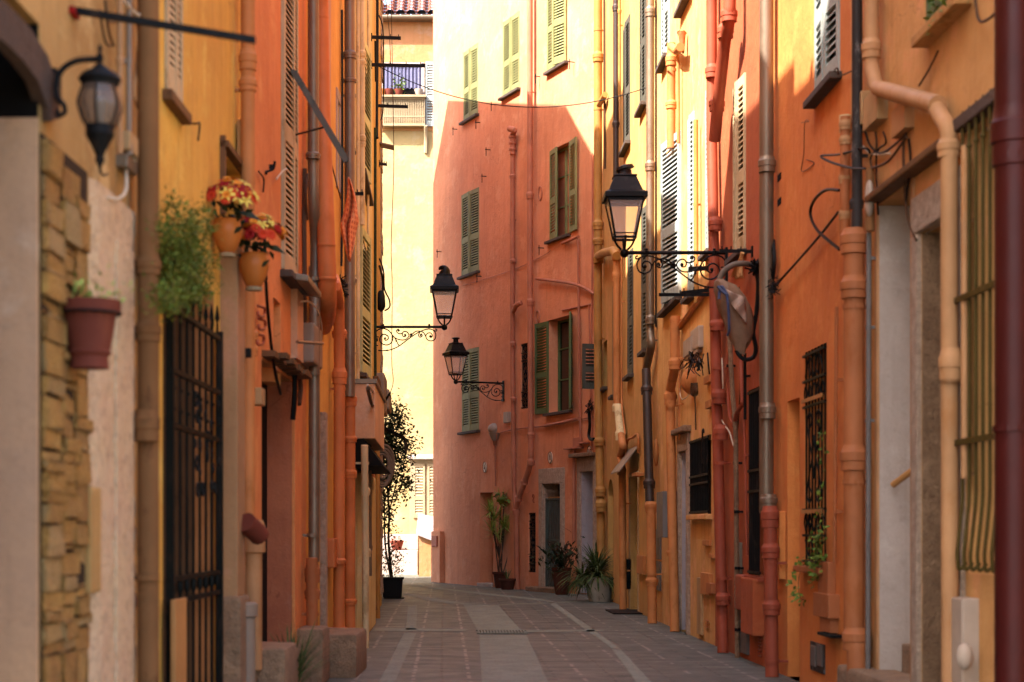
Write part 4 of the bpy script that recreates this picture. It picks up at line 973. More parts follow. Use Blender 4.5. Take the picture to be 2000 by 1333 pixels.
for k in range(14):
    u = dr[0] + (dr[1] - dr[0]) * k / 13; WL.box(m, u, u + .2, .0, .09 + rr.uniform(-.02, .05), dr[3] + .02 + rr.uniform(0, .02), dr[3] + .05 + rr.uniform(0, .03))
part(h, 'broken_canopy', m, 'brownwood', smooth=False)
m = MB(); WL.box(m, UL(571), UL(576), -.02, .02, 0, dr[3] + .3); part(h, 'door_frame', m, 'p_red_l', smooth=False)
cable(h, [(516, 440, .04), (520, 560, .06), (526, 640, .05), (536, 720, .05), (548, 770, .04)], .011, 'cable')
for k, (x, y) in enumerate(((512, 610), (513, 635), (510, 665))): cable(h, [(x - 8, y - 12, .03), (x + 4, y - 8, .05), (x + 4, y + 6, .05), (x - 6, y + 8, .05), (x - 8, y, .04)], .010, 'pipe_red', 'iron_curl')
m = MB(); c0 = WL.at(534, 330, .05); m.tube(smoothpath([c0 + V((.01, 0, .05)), c0, c0 + V((-.03, -.02, -.02)), c0 + V((-.05, -.05, -.035)), c0 + V((-.04, -.08, -.05))], 4), .009, 6); m.obox(c0 + V((-.03, 0, .0)), (.035, 0, 0), (0, .02, 0), (0, 0, .03)); part(h, 'wall_hook', m, 'iron')
cable(h, [(505, 335, .02), (515, 350, .02), (514, 375, .02)], .006, 'iron'); cable(h, [(540, 350, .03), (552, 335, .03), (560, 330, .05)], .006, 'cablewhite')
m = MB(); q = [WL.at(562, 545, .03), WL.at(590, 585, .03)]; d = q[1] - q[0]; m.obox(q[0], V((d.x, d.y, 0)), (.15, 0, -.02), (0, 0, .05)); part(h, 'sill', m, 'zinc', smooth=False, bevel=.01)
m = MB(); WL.box(m, UL(568), UL(580), -.02, .05, WL.hit(568, 700)[1], WL.hit(568, 560)[1]); part(h, 'apron_panel', m, 'p_pinkpale', smooth=False)

# ---- bright orange house
h = HL4
pxbox(h, 584, 602, 630, 708, .12, 'plastic', 'electric_box', bevel=.02); m = MB(); a = WL.at(580, 668, .15); m.tube([a, a + V((.16, .3, .02))], .012, 6); part(h, 'box_strap', m, 'zinc')
pxbox(h, 603, 612, 520, 588, .13, 'plastic', 'vent_box', bevel=.01)
m = MB(); u0, zz = WL.hit(603, 525)
for k in range(11): WL.box(m, u0 - .008, u0 + .0, .02, .14, zz - .035 * k - .012, zz - .035 * k)
part(h, 'vent_slats', m, 'boxtan', smooth=False)
cable(h, [(595, 330, .03), (594, 450, .03), (595, 560, .04), (594, 680, .03)], .02, 'cablebrown'); cable(h, [(588, 590, .08), (604, 590, .1), (622, 610, .12), (628, 650, .1), (610, 665, .06)], .007, 'cablewhite')
cable(h, [(601, 340, .06), (597, 380, .05), (600, 430, .05)], .012, 'cablebrown'); cable(h, [(573, 700, .04), (576, 760, .05), (572, 820, .03)], .02, 'cable'); cable(h, [(585, 730, .03), (587, 760, .03), (584, 790, .03)], .02, 'brownstone')
drain(h, [(612, 'top'), (612, 400), (617, 470), (614, 640), (613, 1098)], 22, 'zinc', [(611, 305, .5)], [(613, 545), (613, 730), (611, 1046)], rnd=.6)
drain(h, [(609, 1090), (610, None)], 23, 'pipe_or2', [(610, 1120, 1.3), (610, 1160, .8)], [(610, 1200)])
m = MB()
pp = roundpath([WL.at(627, -80, .10), WL.at(629, 180, .11), WL.at(636, 430, .17), WL.at(640, 575, .19), WL.at(638, 618, .13), WL.at(632, 638, .0)], .3, 8)
m.tube(pp, [.055 + .022 * min(1, max(0, (6.1 - q.z) / 3.2)) for q in pp], 18); duct = part(h, 'fat_duct', m, 'pipe_or')
for yy, x, o in ((35, 627.5, .103), (120, 628.5, .107), (290, 632, .134), (480, 637.2, .177), (545, 639, .186)): q = WL.at(x, yy, o); rq_ = .056 + .022 * min(1, max(0, (6.1 - q.z) / 3.2)); m = MB(); m.lathe([(rq_ * 1.0, -.012), (rq_ * 1.05, 0), (rq_ * 1.0, .012)], q, 18, caps=False); part(h, 'duct_seam', m, 'pipe_or', None, duct)
drain(h, [(652, 545, .02), (656, 560, .1), (662, 600), (663, 700), (662, 1100), (662, None)], 23, 'pipe_or', [(663, 652, .7), (663, 735, 1.2), (661, 1096, .4)], [(663, 760)], rnd=.12)
drain(h, [(683, 'top'), (683, 775)], 21, 'zinc', [(683, 108, .6), (683, 158, .3), (684, 548, .4)], [(683, 555), (684, 187)])
drain(h, [(684, 768), (684, 1260)], 20, 'pipe_or', [(684, 782, 1.0), (684, 858, .5), (684, 926, .7), (684, 1175, .5)], [(684, 1168)])
pxbox(h, 633, 644, -60, 420, .012, 'p_pinkpale', 'plaster_band', bevel=0)
o_, sw = opening(h, 658, 662, 195, 345, 658, .1, 'pane', 'window'); surround(h, sw[0], sw[1], sw[2] - .12, sw[3], .1, .015, 'plastic_w', 'frame')
cable(h, [(668, 20, .03), (669, 300, .03), (667, 520, .03)], .012, 'cable'); cable(h, [(640, 290, .05), (655, 350, .05), (666, 390, .03)], .006, 'cablebrown')
m = MB(); WL.box(m, UL(625), UL(629), -.02, .05, 0, WL.hit(625, 805)[1]); part(h, 'granite_jamb', m, 'granite', smooth=False, bevel=.01)
m = MB()
for k in range(40):
    c0 = WL.at(664 + k * .22, 540 + k * 1.0, .06); m.tube([c0, c0 + V((R.uniform(.0, .06), R.uniform(-.05, .05), R.uniform(-.05, .03)))], .006, 4)
part(h, 'cable_tangle', m, 'cable', stuff=True)
pxbox(h, 637, 643, 1052, 1110, .08, 'pipe_or', 'meter_box', bevel=.02); pxbox(h, 671, 675, 1085, 1150, .1, 'pipe_or', 'meter_box', bevel=.02)
m = MB(); c0 = WL.at(660, 1255, .08); m.lathe([(.13, -.06), (.1, .0), (.085, .25)], V((c0.x, c0.y, .05)), 14); part(h, 'pipe_foot', m, 'pipe_or')

# ---- pale yellow house
h = HL5
window(h, 702, 716, 440, 728, 702, (4, 3), 'shut_pale', inset=.0)
window(h, 701, 716, 60, 330, 701, (4, 3), 'shut_pale', inset=.0)
drain(h, [(707, 'top'), (707, 440)], 12, 'pipe_cream', [(707, 105, .9), (707, 122, .7), (707, 270, .9), (707, 282, .7)], [])
drain(h, [(699, 'top'), (699, 760)], 5, 'pipe_cream', [], [(699, 300), (699, 540), (699, 690)], rad_m=.02)
drain(h, [(719, 'top'), (719, 740)], 5, 'pipe_cream', [(719, 258, 1), (719, 525, 1)], [])
m = MB(); zt_, zb_ = WM.hit(690, 758)[1], WM.hit(690, 862)[1]
a0, a1 = .55, 3.4
WM.box(m, a0, a1, -.02, .26, zb_, zt_); hood = part(h, 'shop_hood', m, 'p_pinkpale', smooth=False, bevel=.01)
m = MB(); q = [WM.pt(a0 + .01, .0, zb_ - .002), WM.pt(a1 - .01, .0, zb_ - .002), WM.pt(a1 - .01, .34, zb_ - .30), WM.pt(a0 + .01, .34, zb_ - .30)]
q = [WM.pt(a0 + .01, .12, zb_ - .003), WM.pt(a1 - .01, .12, zb_ - .003), WM.pt(a1 - .01, .36, zb_ - .27), WM.pt(a0 + .01, .36, zb_ - .27)]
m.hexa([WM.pt(a0 + .01, .02, zb_ - .29), WM.pt(a1 - .01, .02, zb_ - .29), WM.pt(a1 - .01, .35, zb_ - .29), WM.pt(a0 + .01, .35, zb_ - .29), WM.pt(a0 + .01, .02, zb_ - .003), WM.pt(a1 - .01, .02, zb_ - .003), WM.pt(a1 - .01, .14, zb_ - .003), WM.pt(a0 + .01, .14, zb_ - .003)]); part(h, 'shop_awning', m, 'awning', smooth=False)
m = MB(); WM.box(m, a0 - .02, a1 + .02, -.02, .28, zt_ + .003, zt_ + .05); part(h, 'hood_cornice', m, 'zinc', smooth=False)
h.hole(.7, 1.9, .02, zb_ - .1, .3); m = MB(); WM.box(m, .7, 1.9, -.29, -.27, .02, zb_ - .1); part(h, 'door', m, 'dark', smooth=False)
m = MB(); WM.box(m, 2.0, UM(714), -.02, .13, 0, zb_ - .32); part(h, 'pilaster', m, 'p_cream_l', smooth=False, bevel=.02)
drain(h, [(712, 870), (714, 1100), (714, None)], 12, 'pipe_cream', [(714, 960, 1), (716, 1080, 1)], [(713, 905)], off=.2)
drain(h, [(722, 868), (723, 1125)], 7, 'zinc', [(722, 900, 1.2), (723, 1070, 1.2)], [], off=.14)
cable(h, [(718, 752, .3), (728, 765, .25), (736, 780, .15), (733, 800, .1)], .012, 'cablewhite'); cable(h, [(718, 758, .3), (726, 790, .25), (736, 808, .1)], .018, 'cablebrown')

# ---- amber corner house, plus an unseen block shaped to shadow the salmon house
h = HL6
w = MB(); prof = [(27.62, 0), (39.25, 0), (38.75, 9.65), (37.7, 13.1), (30.2, 14.6), (27.62, 13.5)]
w.add([(-1.6, y, z) for y, z in prof] + [(-7.0, y, z) for y, z in prof], [tuple(range(6)), tuple(range(11, 5, -1))] + [(k, (k + 1) % 6, 6 + (k + 1) % 6, 6 + k) for k in range(6)])
part(h, 'unseen_shadow_wing', w, 'p_orange_l3', smooth=False)
rq = random.Random(8); m = MB(); ue = UM(745.5)
for k in range(70):
    za = .2 + k * .145; WM.box(m, ue - .5 + rq.uniform(-.1, .1), ue - .002, -.02, .010 + rq.uniform(-.004, .016), za, za + .14)
part(h, 'rough_corner_stones', m, 'granite', smooth=False, jitter=.006, bevel=.006)
for x0, x1, y0 in ((725, 783, 73), (725, 830, 127), (735, 797, 207), (740, 756, 320)): bar(h, x0, x1, y0, y0 + 2, .02)
bar(HL4, 672, 695, 299, 299, .016, W=WL); bar(HL4, 676, 710, 379, 379, .016, W=WL)
m = MB(); q = WM.at(741, 280, .0); m.obox(q, (.22, .0, -.05), (0, .3, 0), (0, 0, .02)); part(h, 'small_ledge', m, 'zinc', smooth=False)
cable(h, [(737, 0, .04), (737, 100, .04), (736, 250, .04), (737, 270, .05)], .02, 'cable'); cable(h, [(740, 30, .04), (748, 60, .1), (749, 150, .1), (748, 215, .08), (744, 235, .04)], .010, 'cable'); cable(h, [(733, 80, .04), (734, 160, .04)], .014, 'cable')
cable(h, [(741, 505, .03), (749, 530, .09), (751, 565, .1), (760, 585, .16), (761, 600, .16), (752, 607, .08)], .012, 'cable'); cable(h, [(741, 520, .03), (747, 545, .06), (748, 580, .07)], .016, 'cable')
m = MB(); c0 = WM.at(744, 588, .05); m.ball(c0, .085, 12, 9, (.8, .8, 1.9)); part(h, 'cable_wrap', m, 'rubberblack', jitter=.01)
cable(h, [(733, 250, .02), (733, 480, .02), (733, 640, .02), (733, 735, .02)], .02, 'leaf_d')
pxbox(h, 735, 741, 728, 805, .12, 'plastic', 'meter_box', bevel=.03); pxbox(h, 740, 745, 760, 800, .16, 'plastic', 'meter_box', bevel=.03); pxbox(h, 728, 733, 735, 750, .08, 'brownwood', 'junction_box')
cable(h, [(733, 795, .05), (741, 788, .12), (752, 782, .18), (762, 768, .26)], .016, 'cable')
m = MB(); zt_ = WM.hit(741, 832)[1]; a0, a1 = UM(736), UM(741.5)
q = [WM.pt(a0, .0, zt_), WM.pt(a1, .0, zt_), WM.pt(a1, .42, zt_ - .23), WM.pt(a0, .42, zt_ - .23)]
m.hexa([x - V((0, 0, .02)) for x in q] + q); m.hexa([q[3] - V((.02, 0, .22)), q[2] - V((.02, 0, .22)), q[2] - V((.0, 0, .22)), q[3] - V((0, 0, .22)), q[3] - V((.02, 0, 0)), q[2] - V((.02, 0, 0)), q[2], q[3]]); part(h, 'shop_awning', m, 'awning', smooth=False)
drain(h, [(737, 860), (738, None)], 9, 'pipe_gold', [(738, 1060, 1), (738, 1085, .8)], [], off=.1)
drain(h, [(729, 870), (730, 1165), (733, 1190)], 7, 'pipe_or2', [(730, 1155, .8)], [], off=.08)
for hh in (HL1, HL2, HL3, HL4, HL5, HL6): hh.finish()

# ================================================================ FAR HOUSE across the end
HF = House('house', 'sunlit lemon and apricot house with a clay tile roof closing the far end', WF, 0.0, 12.0, WF.hit(780, 42)[1], 'p_far', 6.0)
h = HF
zs = WF.hit(780, 256)[1]; zh = h.h
m = MB(); WF.box(m, 2.0, 11.9, -.03, .03, zs, zh - .004)
part(h, 'upper_wall', m, 'p_far_o', smooth=False)
def wf(x, y): return WF.hit(x, y)
m = MB(); WF.box(m, 2.0, 11.9, .0, .045, wf(0, 126)[1], wf(0, 84)[1]); part(h, 'string_course', m, 'p_far_o', smooth=False)
a, zt_ = wf(744, 126); b, zb_ = wf(829, 190)
m = MB(); WF.box(m, a, b, .034, .04, zb_, zt_); win = part(h, 'window', m, 'dark', smooth=False)
m = MB()
for k in range(80):
    u = a + .03 + (b - a - .06) * k / 80; u2 = a + .03 + (b - a - .06) * (k + 1) / 80; f = lambda i: .07 + .018 * math.sin(i * .9) + .01 * math.sin(i * 2.3)
    zc = zb_ + .22 + .02 * math.sin(k * .8)
    m.quad(WF.pt(u, f(k), zc), WF.pt(u2, f(k + 1), zc), WF.pt(u2, f(k + 1), zt_ - .05), WF.pt(u, f(k), zt_ - .05))
part(h, 'curtain', m, 'curtain', None, win)
m = MB()
for p_, q_, r_, s_ in ((a, b, zt_ - .06, zt_ + .02), (a, a + .05, zb_, zt_), (b - .08, b, zb_, zt_)): WF.box(m, p_, q_, .03, .11, r_, s_)
part(h, 'frame', m, 'p_white', None, win, smooth=False)
m = MB(); WF.box(m, a - .05, b + .05, .0, .28, zb_ - .06, zb_); part(h, 'sill', m, 'shut_cream', None, win, smooth=False)
m = MB(); zb2 = wf(0, 250)[1]; WF.box(m, a, b + .02, .06, .26, zb2, zb2 + .06)
part(h, 'balcony_slab', m, 'shut_cream', smooth=False)
m = MB(); WF.box(m, a, b + .02, .10, .13, zb2 + .06, zb_ - .1); part(h, 'balcony_panel', m, 'shut_cream', smooth=False)
m = MB()
for k in range(26): u = a + (b - a) * k / 25; m.tube([WF.pt(u, .2, zb2 + .06), WF.pt(u, .2, zb_ - .08)], .012, 5)
for z in (zb2 + .25, zb_ - .1): WF.box(m, a, b, .19, .215, z, z + .03)
part(h, 'balcony_railing', m, 'shut_cream')
m = MB(); m.tube(smoothpath([WF.pt(b + .04, .02, zb2 - .7), WF.pt(b + .04, .08, zb2 - .3), WF.pt(b + .04, .26, zb2)], 5), .05, 6); part(h, 'balcony_bracket', m, 'shut_cream')
a2, zt3 = wf(831, 122); b2, zb3 = wf(849, 248)
part(h, 'shutter', leaf_mesh(WF.pt(a2, .05, zb3), WF.d, WF.n, b2 - a2, zt3 - zb3, pitch=.07), 'shut_grey', smooth=False)
# barrel tile roof with a hip on the left
m = MB(); e0 = wf(735, 42)[0]; zt_ = h.h; sl_ = math.tan(rad(30)); nb = 18; pitch = .29; shade_caps = MB()
for i in range(nb):
    u = e0 - .2 + i * pitch
    ln = min(6.0, .75 + i * .40)
    rows = int(ln / .3) + 1
    for j in range(rows):
        y0_, y1_ = -.28 + j * .3, -.28 + j * .3 + .36
        for cc, up in ((0, 1), (pitch / 2, -1)):
            n = 7; ring = []
            for yy, rr in ((y0_, .128), (y1_, .112)):
                for k in range(n + 1):
                    an = math.pi * k / n
                    ring.append(WF.pt(u + cc + rr * math.cos(an), -yy, zt_ + .1 + (yy + .28) * sl_ + (.03 if yy == y0_ else 0) + (up * rr * math.sin(an) if up > 0 else -.02 - .5 * rr * math.sin(an))))
            for k in range(n): m.quad(ring[k], ring[k + 1], ring[n + 2 + k], ring[n + 1 + k])
            if up > 0:
                if j == 0: shade_caps.add([p + V((0, .05, -.004)) for p in ring[:n + 1]], [tuple(range(n + 1))])
tr = part(h, 'tile_roof', m, 'tile'); part(h, 'eave_shade', shade_caps, 'dark', None, tr, smooth=False)  # dark caps paint the shade inside the eave tile ends
m = MB(); WF.box(m, 2, 11.9, .031, .3, zt_ - .03, zt_ + .04); m.tube([WF.pt(2, .34, zt_ + .02), WF.pt(11.9, .34, zt_ + .02)], .06, 8); part(h, 'gutter', m, 'zinc', smooth=False)
# low part: pink framed shutters, ledge
a, zt_ = wf(800, 898); b, zb_ = wf(850, 1010); m = MB(); WF.box(m, a, b + .6, -.02, .05, 0.0, zt_); part(h, 'door_surround', m, 'shut_cream', smooth=False)
m = MB(); WF.box(m, a - .05, b + .6, -.02, .2, zt_ + .003, zt_ + .13); part(h, 'ledge', m, 'p_white', smooth=False, bevel=.02)
for x0, x1 in ((807, 830), (835, 858)):
    a1, z1_ = wf(x0, 906); b1, z2_ = wf(x1, 1012); part(h, 'shutter', leaf_mesh(WF.pt(a1, .055, z2_), WF.d, WF.n, b1 - a1, z1_ - z2_, pitch=.075, mid=.36), 'shut_cream', smooth=False)
h.finish('tile')
for o in list(h.root.children):
    if o.name.split('.')[0] == 'roof': bpy.data.objects.remove(o)
# low annex, ramp block
AN = empty('annex', (-.5, 45, 0), 'low ochre annex wall with a sloping pale slab roof beside the salmon house', 'annex')
p1, p2 = at_y(818, 1045, 44.6), at_y(872, 1060, 44.6)
m = MB(); m.add([(p1.x, 44.6, 0), (p2.x, 44.6, 0), (p2.x, 47.9, 0), (p1.x, 47.9, 0), (p1.x, 44.6, p1.z), (p2.x, 44.6, p2.z - .1), (p2.x, 47.9, p1.z + .35), (p1.x, 47.9, p1.z + .5)], [(0, 1, 5, 4), (1, 2, 6, 5), (2, 3, 7, 6), (3, 0, 4, 7), (4, 5, 6, 7)]); m.build('wall', 'p_far_o', AN, smooth=False)
m = MB(); m.add([(p1.x - .06, 44.5, p1.z + .003), (p2.x, 44.5, p2.z - .09), (p2.x, 47.9, p1.z + .36), (p1.x - .06, 47.9, p1.z + .51), (p1.x - .06, 44.5, p1.z + .06), (p2.x, 44.5, p2.z - .03), (p2.x, 47.9, p1.z + .42), (p1.x - .06, 47.9, p1.z + .57)], [(0, 1, 5, 4), (1, 2, 6, 5), (2, 3, 7, 6), (3, 0, 4, 7), (4, 5, 6, 7), (3, 2, 1, 0)]); m.build('slab_roof', 'p_greywhite', AN, smooth=False)
BL = empty('terrace_wall', (-1.3, 46, 0), 'low whitewashed terrace wall with a ledge in the sun at the far end', 'wall')
p1, p2 = at_y(735, 1052, 46.2), at_y(816, 1052, 46.2)
m = MB(); m.box(p1.x, p2.x, 46.2, 47.9, -.02, p1.z - .32); m.build('wall', 'p_white', BL, smooth=False, bevel=.02)
m = MB(); m.box(p1.x, p2.x, 46.9, 47.95, p1.z - .318, p1.z + .1); m.build('upper_step', 'p_white', BL, smooth=False, bevel=.02)

# ================================================================ GROUND
def paving():
    m, nt, P, N, L = newmat('stone_sett_paving'); p = pos(N)
    s = N.new('ShaderNodeSeparateXYZ'); L.new(p, s.inputs[0])
    wob = noise(N, L, p, 1.2, 3)
    x = math_(N, L, 'ADD', s.outputs[0], math_(N, L, 'MULTIPLY', wob, .05)); y = math_(N, L, 'ADD', s.outputs[1], math_(N, L, 'MULTIPLY', noise(N, L, p, .9, 3), .08))
    cb = N.new('ShaderNodeCombineXYZ'); L.new(x, cb.inputs[0]); L.new(y, cb.inputs[1])
    b = N.new('ShaderNodeTexBrick'); b.offset = 0.5; b.inputs['Scale'].default_value = 1
    b.inputs['Brick Width'].default_value = .92; b.inputs['Row Height'].default_value = .135; b.inputs['Mortar Size'].default_value = .014; b.inputs['Mortar Smooth'].default_value = .4
    b.inputs['Color1'].default_value = lin('676a5c'); b.inputs['Color2'].default_value = lin('3b3e34'); b.inputs['Mortar'].default_value = lin('2c2622')
    L.new(cb.outputs[0], b.inputs[0])
    c = mix(N, L, ramp(N, L, noise(N, L, p, 1.1, 7, .7), .35, .7), b.outputs[0], lin('4d5046'))
    c = mix(N, L, math_(N, L, 'MULTIPLY', ramp(N, L, noise(N, L, p, 1.0, 6, .7, (1.3, 13, 1)), .45, .7), .6), c, lin('36352d'))
    c = mix(N, L, math_(N, L, 'MULTIPLY', ramp(N, L, noise(N, L, p, 1.0, 5, .7, (2.2, 17, 1)), .58, .7), .35), c, lin('8e8678'))
    fx = math_(N, L, 'FRACT', math_(N, L, 'DIVIDE', x, .46)); band = math_(N, L, 'LESS_THAN', math_(N, L, 'ABSOLUTE', math_(N, L, 'SUBTRACT', fx, .5)), .035)
    ry = math_(N, L, 'FLOOR', math_(N, L, 'DIVIDE', y, .15)); wn = N.new('ShaderNodeTexWhiteNoise'); wn.noise_dimensions = '2D'
    c2 = N.new('ShaderNodeCombineXYZ'); L.new(ry, c2.inputs[0]); L.new(math_(N, L, 'FLOOR', math_(N, L, 'DIVIDE', x, .46)), c2.inputs[1]); L.new(c2.outputs[0], wn.inputs[0])
    msk = math_(N, L, 'MULTIPLY', band, math_(N, L, 'GREATER_THAN', wn.outputs[0], .5))
    c = mix(N, L, math_(N, L, 'MULTIPLY', msk, .38), c, lin('a5968a'))
    c = mix(N, L, math_(N, L, 'MULTIPLY', ramp(N, L, noise(N, L, p, 30, 4), .5, .7), .4), c, lin('3c352f'))
    L.new(c, P.inputs['Base Color']); 
    L.new(ramp(N, L, noise(N, L, p, 3, 4), -.6, 1.2), P.inputs['Roughness'])
    inv = math_(N, L, 'SUBTRACT', 1.0, b.outputs['Fac'])
    n1 = bump(N, L, P, inv, .6, .012); bump(N, L, P, noise(N, L, p, 22, 5), .5, .01, n1)
    return m
MT['paving'] = paving()
MT['slabstone'] = stone('slab_stone', lin('838576'), lin('6b6d5f'), 3, .5)
gm = MB(); gm.quad((-60, -20, 0), (60, -20, 0), (60, 140, 0), (-60, 140, 0))
g_o = gm.build('ground', 'paving', smooth=False); tag(g_o, kind='structure')
def strip(pts, name='paving_strip', z=.004):
    mb = MB(); P = [ground(x, y) for x, y in pts]
    for q in P: q.z = z
    n = len(P); mb.add(P, [tuple(range(n))]); o = mb.build(name, 'slabstone', smooth=False); tag(o, kind='structure')
strip([(740, 1334), (771, 1334), (813, 1238), (789, 1238)]); strip([(724, 1400), (757, 1390), (770, 1336), (739, 1336)])
strip([(793, 1231), (813, 1231), (815, 1183), (797, 1183)]); strip([(728, 1234), (905, 1234), (920, 1230), (735, 1227)])
strip([(945, 1400), (1102, 1400), (1028, 1241), (936, 1241)]); strip([(932, 1231), (1017, 1231), (972, 1182), (905, 1182)])
strip([(1290, 1400), (1335, 1400), (1212, 1269), (1195, 1269)]); strip([(1194, 1267), (1210, 1267), (1080, 1175), (1066, 1175)])
strip([(1064, 1174.5), (1078, 1173.5), (975, 1162), (880, 1151), (800, 1142), (790, 1143.5), (880, 1154), (965, 1165)])
strip([(972, 1181), (1078, 1177), (1200, 1171), (1200, 1173), (1080, 1179), (975, 1183)]); strip([(784, 1160), (800, 1160), (905, 1179), (971, 1181), (904, 1181.5), (850, 1177)])
strip([(1030, 1236), (1180, 1234), (1180, 1231), (1020, 1232)])
def grate(x0, x1, y0, y1, n, lab):
    a, b, c, d = ground(x0, y1), ground(x1, y1), ground(x1, y0), ground(x0, y0)
    r_ = empty('drain_grate', (a + b + c + d) / 4, lab, 'drain grate'); m = MB()
    ym, y2 = a.y, c.y; m.box(a.x, b.x, ym, y2, .004, .009); m.build('frame', 'dark', r_, smooth=False)
    m = MB()
    for k in range(n): xx = a.x + (b.x - a.x) * k / (n - 1); m.box(xx - .011, xx + .011, ym, y2, .010, .018)
    m.box(a.x - .03, b.x + .03, ym - .04, ym, .006, .018); m.box(a.x - .03, b.x + .03, y2, y2 + .04, .006, .018); m.build('slats', 'slabstone', r_, smooth=False)
grate(936, 1026, 1234, 1239, 16, 'dark slotted iron drain grate across the pale centre strip')
m = MB(); a, b = ground(1198, 1201), ground(1262, 1197); m.box(a.x, b.x, a.y, b.y + .6, .004, .02); o = m.build('manhole_cover', 'iron'); tag(o, 'dark flat metal cover on the paving by the narrow dark door', 'manhole cover')
# ================================================================ STREET LAMPS
def make_lamp():
    r_ = empty('street_lamp', (0, 0, 0), 'x', 'street lamp', 'black lanterns on scroll brackets')
    m = MB(); m.box(0, .025, -.03, .03, -.36, .05); m.box(.0, .035, -.045, .045, -.36, -.31); m.build('wall_plate', 'lampblack', r_, smooth=False)
    m = MB(); m.tube([(0, 0, 0), (1.0, 0, 0)], .019, 10); m.ball((1.02, 0, -.005), .045, 12, 8)
    for x in (.13, .8): m.lathe([(.019, -.02), (.028, -.015), (.028, .015), (.019, .02)], (x, 0, 0), 8); m.ball((x, 0, .03), .016, 8, 5)
    m.build('arm', 'lampblack', r_)
    k = .00112
    def P(l): return smoothpath([((a - 60) * k, 0, (930 - b) * k) for a, b in l], 6)
    S_ = [[(110, 1235), (230, 1235), (330, 1205), (400, 1165), (500, 1090), (600, 1020), (680, 980), (760, 958), (830, 975), (860, 1030), (845, 1090), (800, 1112), (750, 1095), (730, 1050), (750, 1015), (790, 1008), (815, 1040), (800, 1066), (782, 1055)],
          [(64, 1040), (100, 975), (170, 952), (240, 972), (290, 1030), (300, 1090), (270, 1145), (215, 1165), (160, 1145), (130, 1100), (145, 1050), (190, 1025), (235, 1050), (240, 1085), (207, 1105), (190, 1080)],
          [(290, 1030), (340, 1078), (420, 1100), (480, 1085), (510, 1040), (490, 1000), (450, 988), (425, 1015), (432, 1050), (460, 1055), (470, 1033)],
          [(432, 1010), (390, 1020), (358, 1002), (350, 975), (375, 962), (390, 985)],
          [(520, 1062), (560, 1018), (600, 988), (650, 985), (700, 1005), (728, 1050)], [(652, 998), (635, 1035), (650, 1062), (682, 1050), (675, 1022), (658, 1030)],
          [(120, 1060), (85, 1065), (64, 1110), (75, 1160), (110, 1172)], [(105, 1080), (80, 1095), (90, 1115), (108, 1105)], [(830, 972), (865, 985), (870, 965), (850, 958)], [(325, 1075), (350, 1110), (365, 1150), (385, 1172)]]
    m = MB()
    for l in S_: m.tube(P(l), .0085, 6)
    for a, b, q in ((790, 1053, .02), (200, 1078, .018), (462, 1035, .018), (375, 978, .016), (662, 1038, .014), (228, 1235, .014), (345, 1110, .014), (540, 1030, .022), (98, 1098, .012)): m.ball(((a - 60) * k, 0, (930 - b) * k), q, 8, 6)
    m.build('scroll_ironwork', 'lampblack', r_)
    x0 = 1.02
    m = MB()
    for sx, sy in ((1, 0), (-1, 0), (0, 1), (0, -1)):
        m.tube(smoothpath([(x0 + sx * .03, sy * .03, .03), (x0 + sx * .07, sy * .07, .07), (x0 + sx * .10, sy * .10, .13), (x0 + sx * .115, sy * .115, .155)], 4), .012, 6)
    b0, b1, z0, z1 = .10, .172, .14, .52
    for sx in (-1, 1):
        for sy in (-1, 1): m.tube([(x0 + sx * b0, sy * b0, z0), (x0 + sx * b1, sy * b1, z1)], .011, 6)
    def ringbox(w, za, zb, t):
        m.box(x0 - w, x0 + w, -w, -w + t, za, zb); m.box(x0 - w, x0 + w, w - t, w, za, zb); m.box(x0 - w, x0 - w + t, -w + t, w - t, za, zb); m.box(x0 + w - t, x0 + w, -w + t, w - t, za, zb)
    ringbox(b0 + .008, z0 - .01, z0 + .012, .02); ringbox(b1 + .006, z1 - .03, z1, .024); ringbox(b0 + .014, z0 + .035, z0 + .045, .008)
    m.build('lantern_frame', 'lampblack', r_, smooth=False)
    for ax, sg in ((0, 1), (0, -1), (1, 1), (1, -1)):
        m = MB(); q = []
        for w, z in ((b0, z0 + .012), (b1, z1 - .03)):
            for t in (-1, 1):
                q.append((x0 + sg * w, t * w, z) if ax == 0 else (x0 + t * w, sg * w, z))
        m.quad(q[0], q[1], q[3], q[2]); m.build('glass_pane', 'lampglass', r_, smooth=False)
    m = MB()
    def frus(w0, w1, za, zb): m.hexa([(x0 - w0, -w0, za), (x0 + w0, -w0, za), (x0 + w0, w0, za), (x0 - w0, w0, za), (x0 - w1, -w1, zb), (x0 + w1, -w1, zb), (x0 + w1, w1, zb), (x0 - w1, w1, zb)])
    frus(.208, .208, z1, z1 + .05); frus(.208, .165, z1 + .05, z1 + .075); frus(.165, .105, z1 + .075, z1 + .225); frus(.118, .112, z1 + .225, z1 + .238)
    m.build('lantern_roof', 'lampblack', r_, smooth=False, bevel=.004)
    return r_
